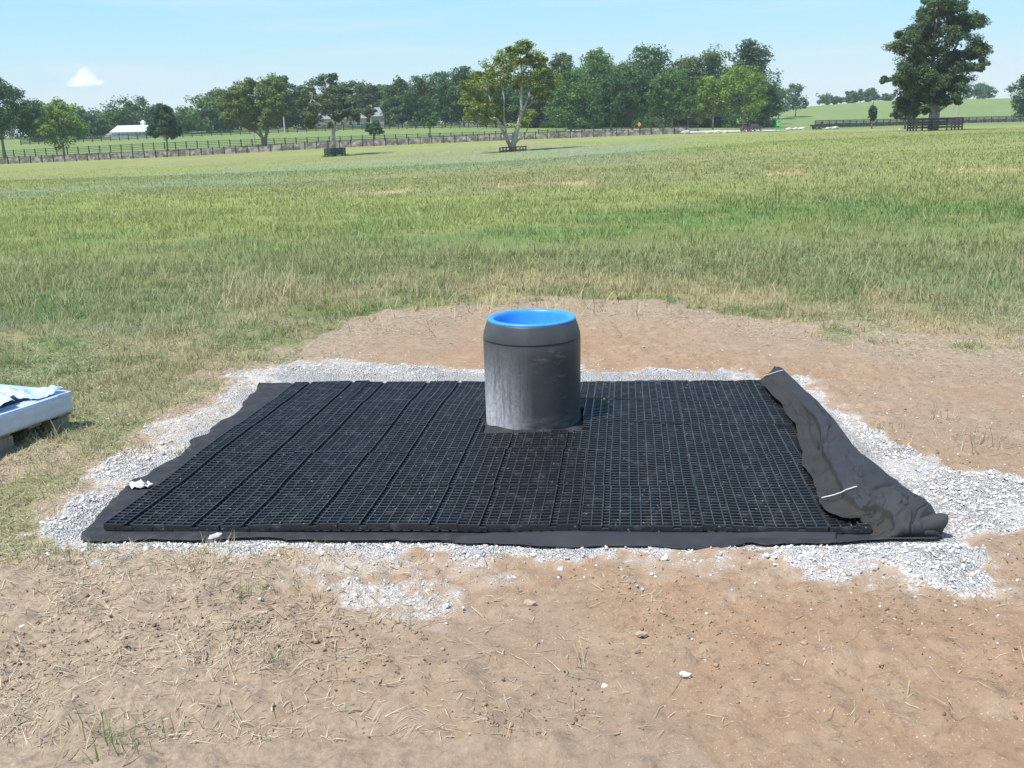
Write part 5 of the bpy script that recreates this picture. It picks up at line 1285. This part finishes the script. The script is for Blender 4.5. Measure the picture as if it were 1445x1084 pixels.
for px, Y, s, lb in ((967, 188, .65, "white boulder at the end of the long stone wall"), (1000, 182, .42, "small pale boulder in the grass before the drive, leftmost"), (1012, 181, .55, "pale boulder in the grass before the drive, second from the left"), (1024, 183, .40, "low pale boulder in the grass before the drive, right one"),
        (1113, 200, .55, "pale boulder just right of the green stand"), (1123, 204, .5, "flat pale boulder left of the middle between green stand and trailer"), (1132, 202, .6, "pale boulder nearer the trailer's left side"), (1169, 203, .5, "white boulder just right of the black trailer"), (1178, 205, .6, "white boulder second right of the black trailer"), (1270, 150, .22, "small white stone in the grass left of the square pen")):
    boulder(px, Y, s, lb)

# ------------------------------------------------------------------ small cumulus (a real body of vapour, outside the haze)
def cumulus():
    D = 2400.; x, y, z = ray(124, 122); c = Vector((float(x/y)*D, D, EYE+float(z/y)*D)); k = D/1498
    m = bpy.data.materials.new("cloud_vapour"); m.use_nodes = True; n = m.node_tree.nodes; l = m.node_tree.links; n.remove(n["Principled BSDF"])
    v = n.new("ShaderNodeVolumePrincipled"); v.inputs['Color'].default_value = (1, 1, 1, 1); v.inputs['Anisotropy'].default_value = .3; l.new(v.outputs[0], n["Material Output"].inputs['Volume'])
    t = n.new("ShaderNodeTexCoord"); sp = n.new("ShaderNodeSeparateXYZ"); l.new(t.outputs['Object'], sp.inputs[0])
    nz = n.new("ShaderNodeTexNoise"); nz.inputs['Scale'].default_value = .062; nz.inputs['Detail'].default_value = 5; nz.inputs['Roughness'].default_value = .6; l.new(t.outputs['Object'], nz.inputs['Vector'])
    def mth(op, a, b):
        q = n.new("ShaderNodeMath"); q.operation = op
        for i_, w_ in enumerate((a, b)):
            if isinstance(w_, (int, float)): q.inputs[i_].default_value = w_
            else: l.new(w_, q.inputs[i_])
        return q.outputs[0]
    W2 = 29*k; H2 = 29*k
    ax = mth('ABSOLUTE', mth('DIVIDE', mth('ADD', sp.outputs[0], 2*k), W2), 0); ay = mth('ABSOLUTE', mth('DIVIDE', sp.outputs[1], 24*k), 0)
    az = mth('DIVIDE', sp.outputs[2], H2)
    f = mth('SUBTRACT', 1.0, mth('ADD', mth('POWER', ax, 1.15), mth('ADD', mth('POWER', ay, 2.), az)))
    f = mth('ADD', f, mth('MULTIPLY', mth('SUBTRACT', nz.outputs[0], .52), 1.5))
    low = n.new("ShaderNodeMapRange"); low.inputs[1].default_value = -.02; low.inputs[2].default_value = .14; l.new(az, low.inputs[0])
    mr_ = n.new("ShaderNodeMapRange"); mr_.inputs[1].default_value = 0; mr_.inputs[2].default_value = .45; mr_.inputs[4].default_value = .16; l.new(f, mr_.inputs[0])
    l.new(mth('MULTIPLY', mr_.outputs[0], low.outputs[0]), v.inputs['Density'])
    mb = MB(); mb.box((0, 0, H2*.62), (W2*2.5, 60*k, H2*1.5)); o = mb.build("cloud", m); o.location = c
    tag(o, "single small white puffy cloud low in the left sky", "cloud")
cumulus()
sc.cycles.volume_bounces = 12; sc.cycles.volume_step_rate = 1.0

# ------------------------------------------------------------------ summer haze
def haze():
    mb = MB(); mb.box((0, 470, -2), (2300, 1300, 66)); m = bpy.data.materials.new("haze_air"); m.use_nodes = True; n = m.node_tree.nodes; n.remove(n["Principled BSDF"])
    v = n.new("ShaderNodeVolumePrincipled"); v.inputs['Color'].default_value = (.80, .90, 1, 1); v.inputs['Density'].default_value = HAZE; m.node_tree.links.new(v.outputs[0], n["Material Output"].inputs['Volume'])
    o = mb.build("haze", m); tag(o, kind='stuff', label='thin pale summer haze over the fields', cat='haze')
HAZE = .00024
haze()
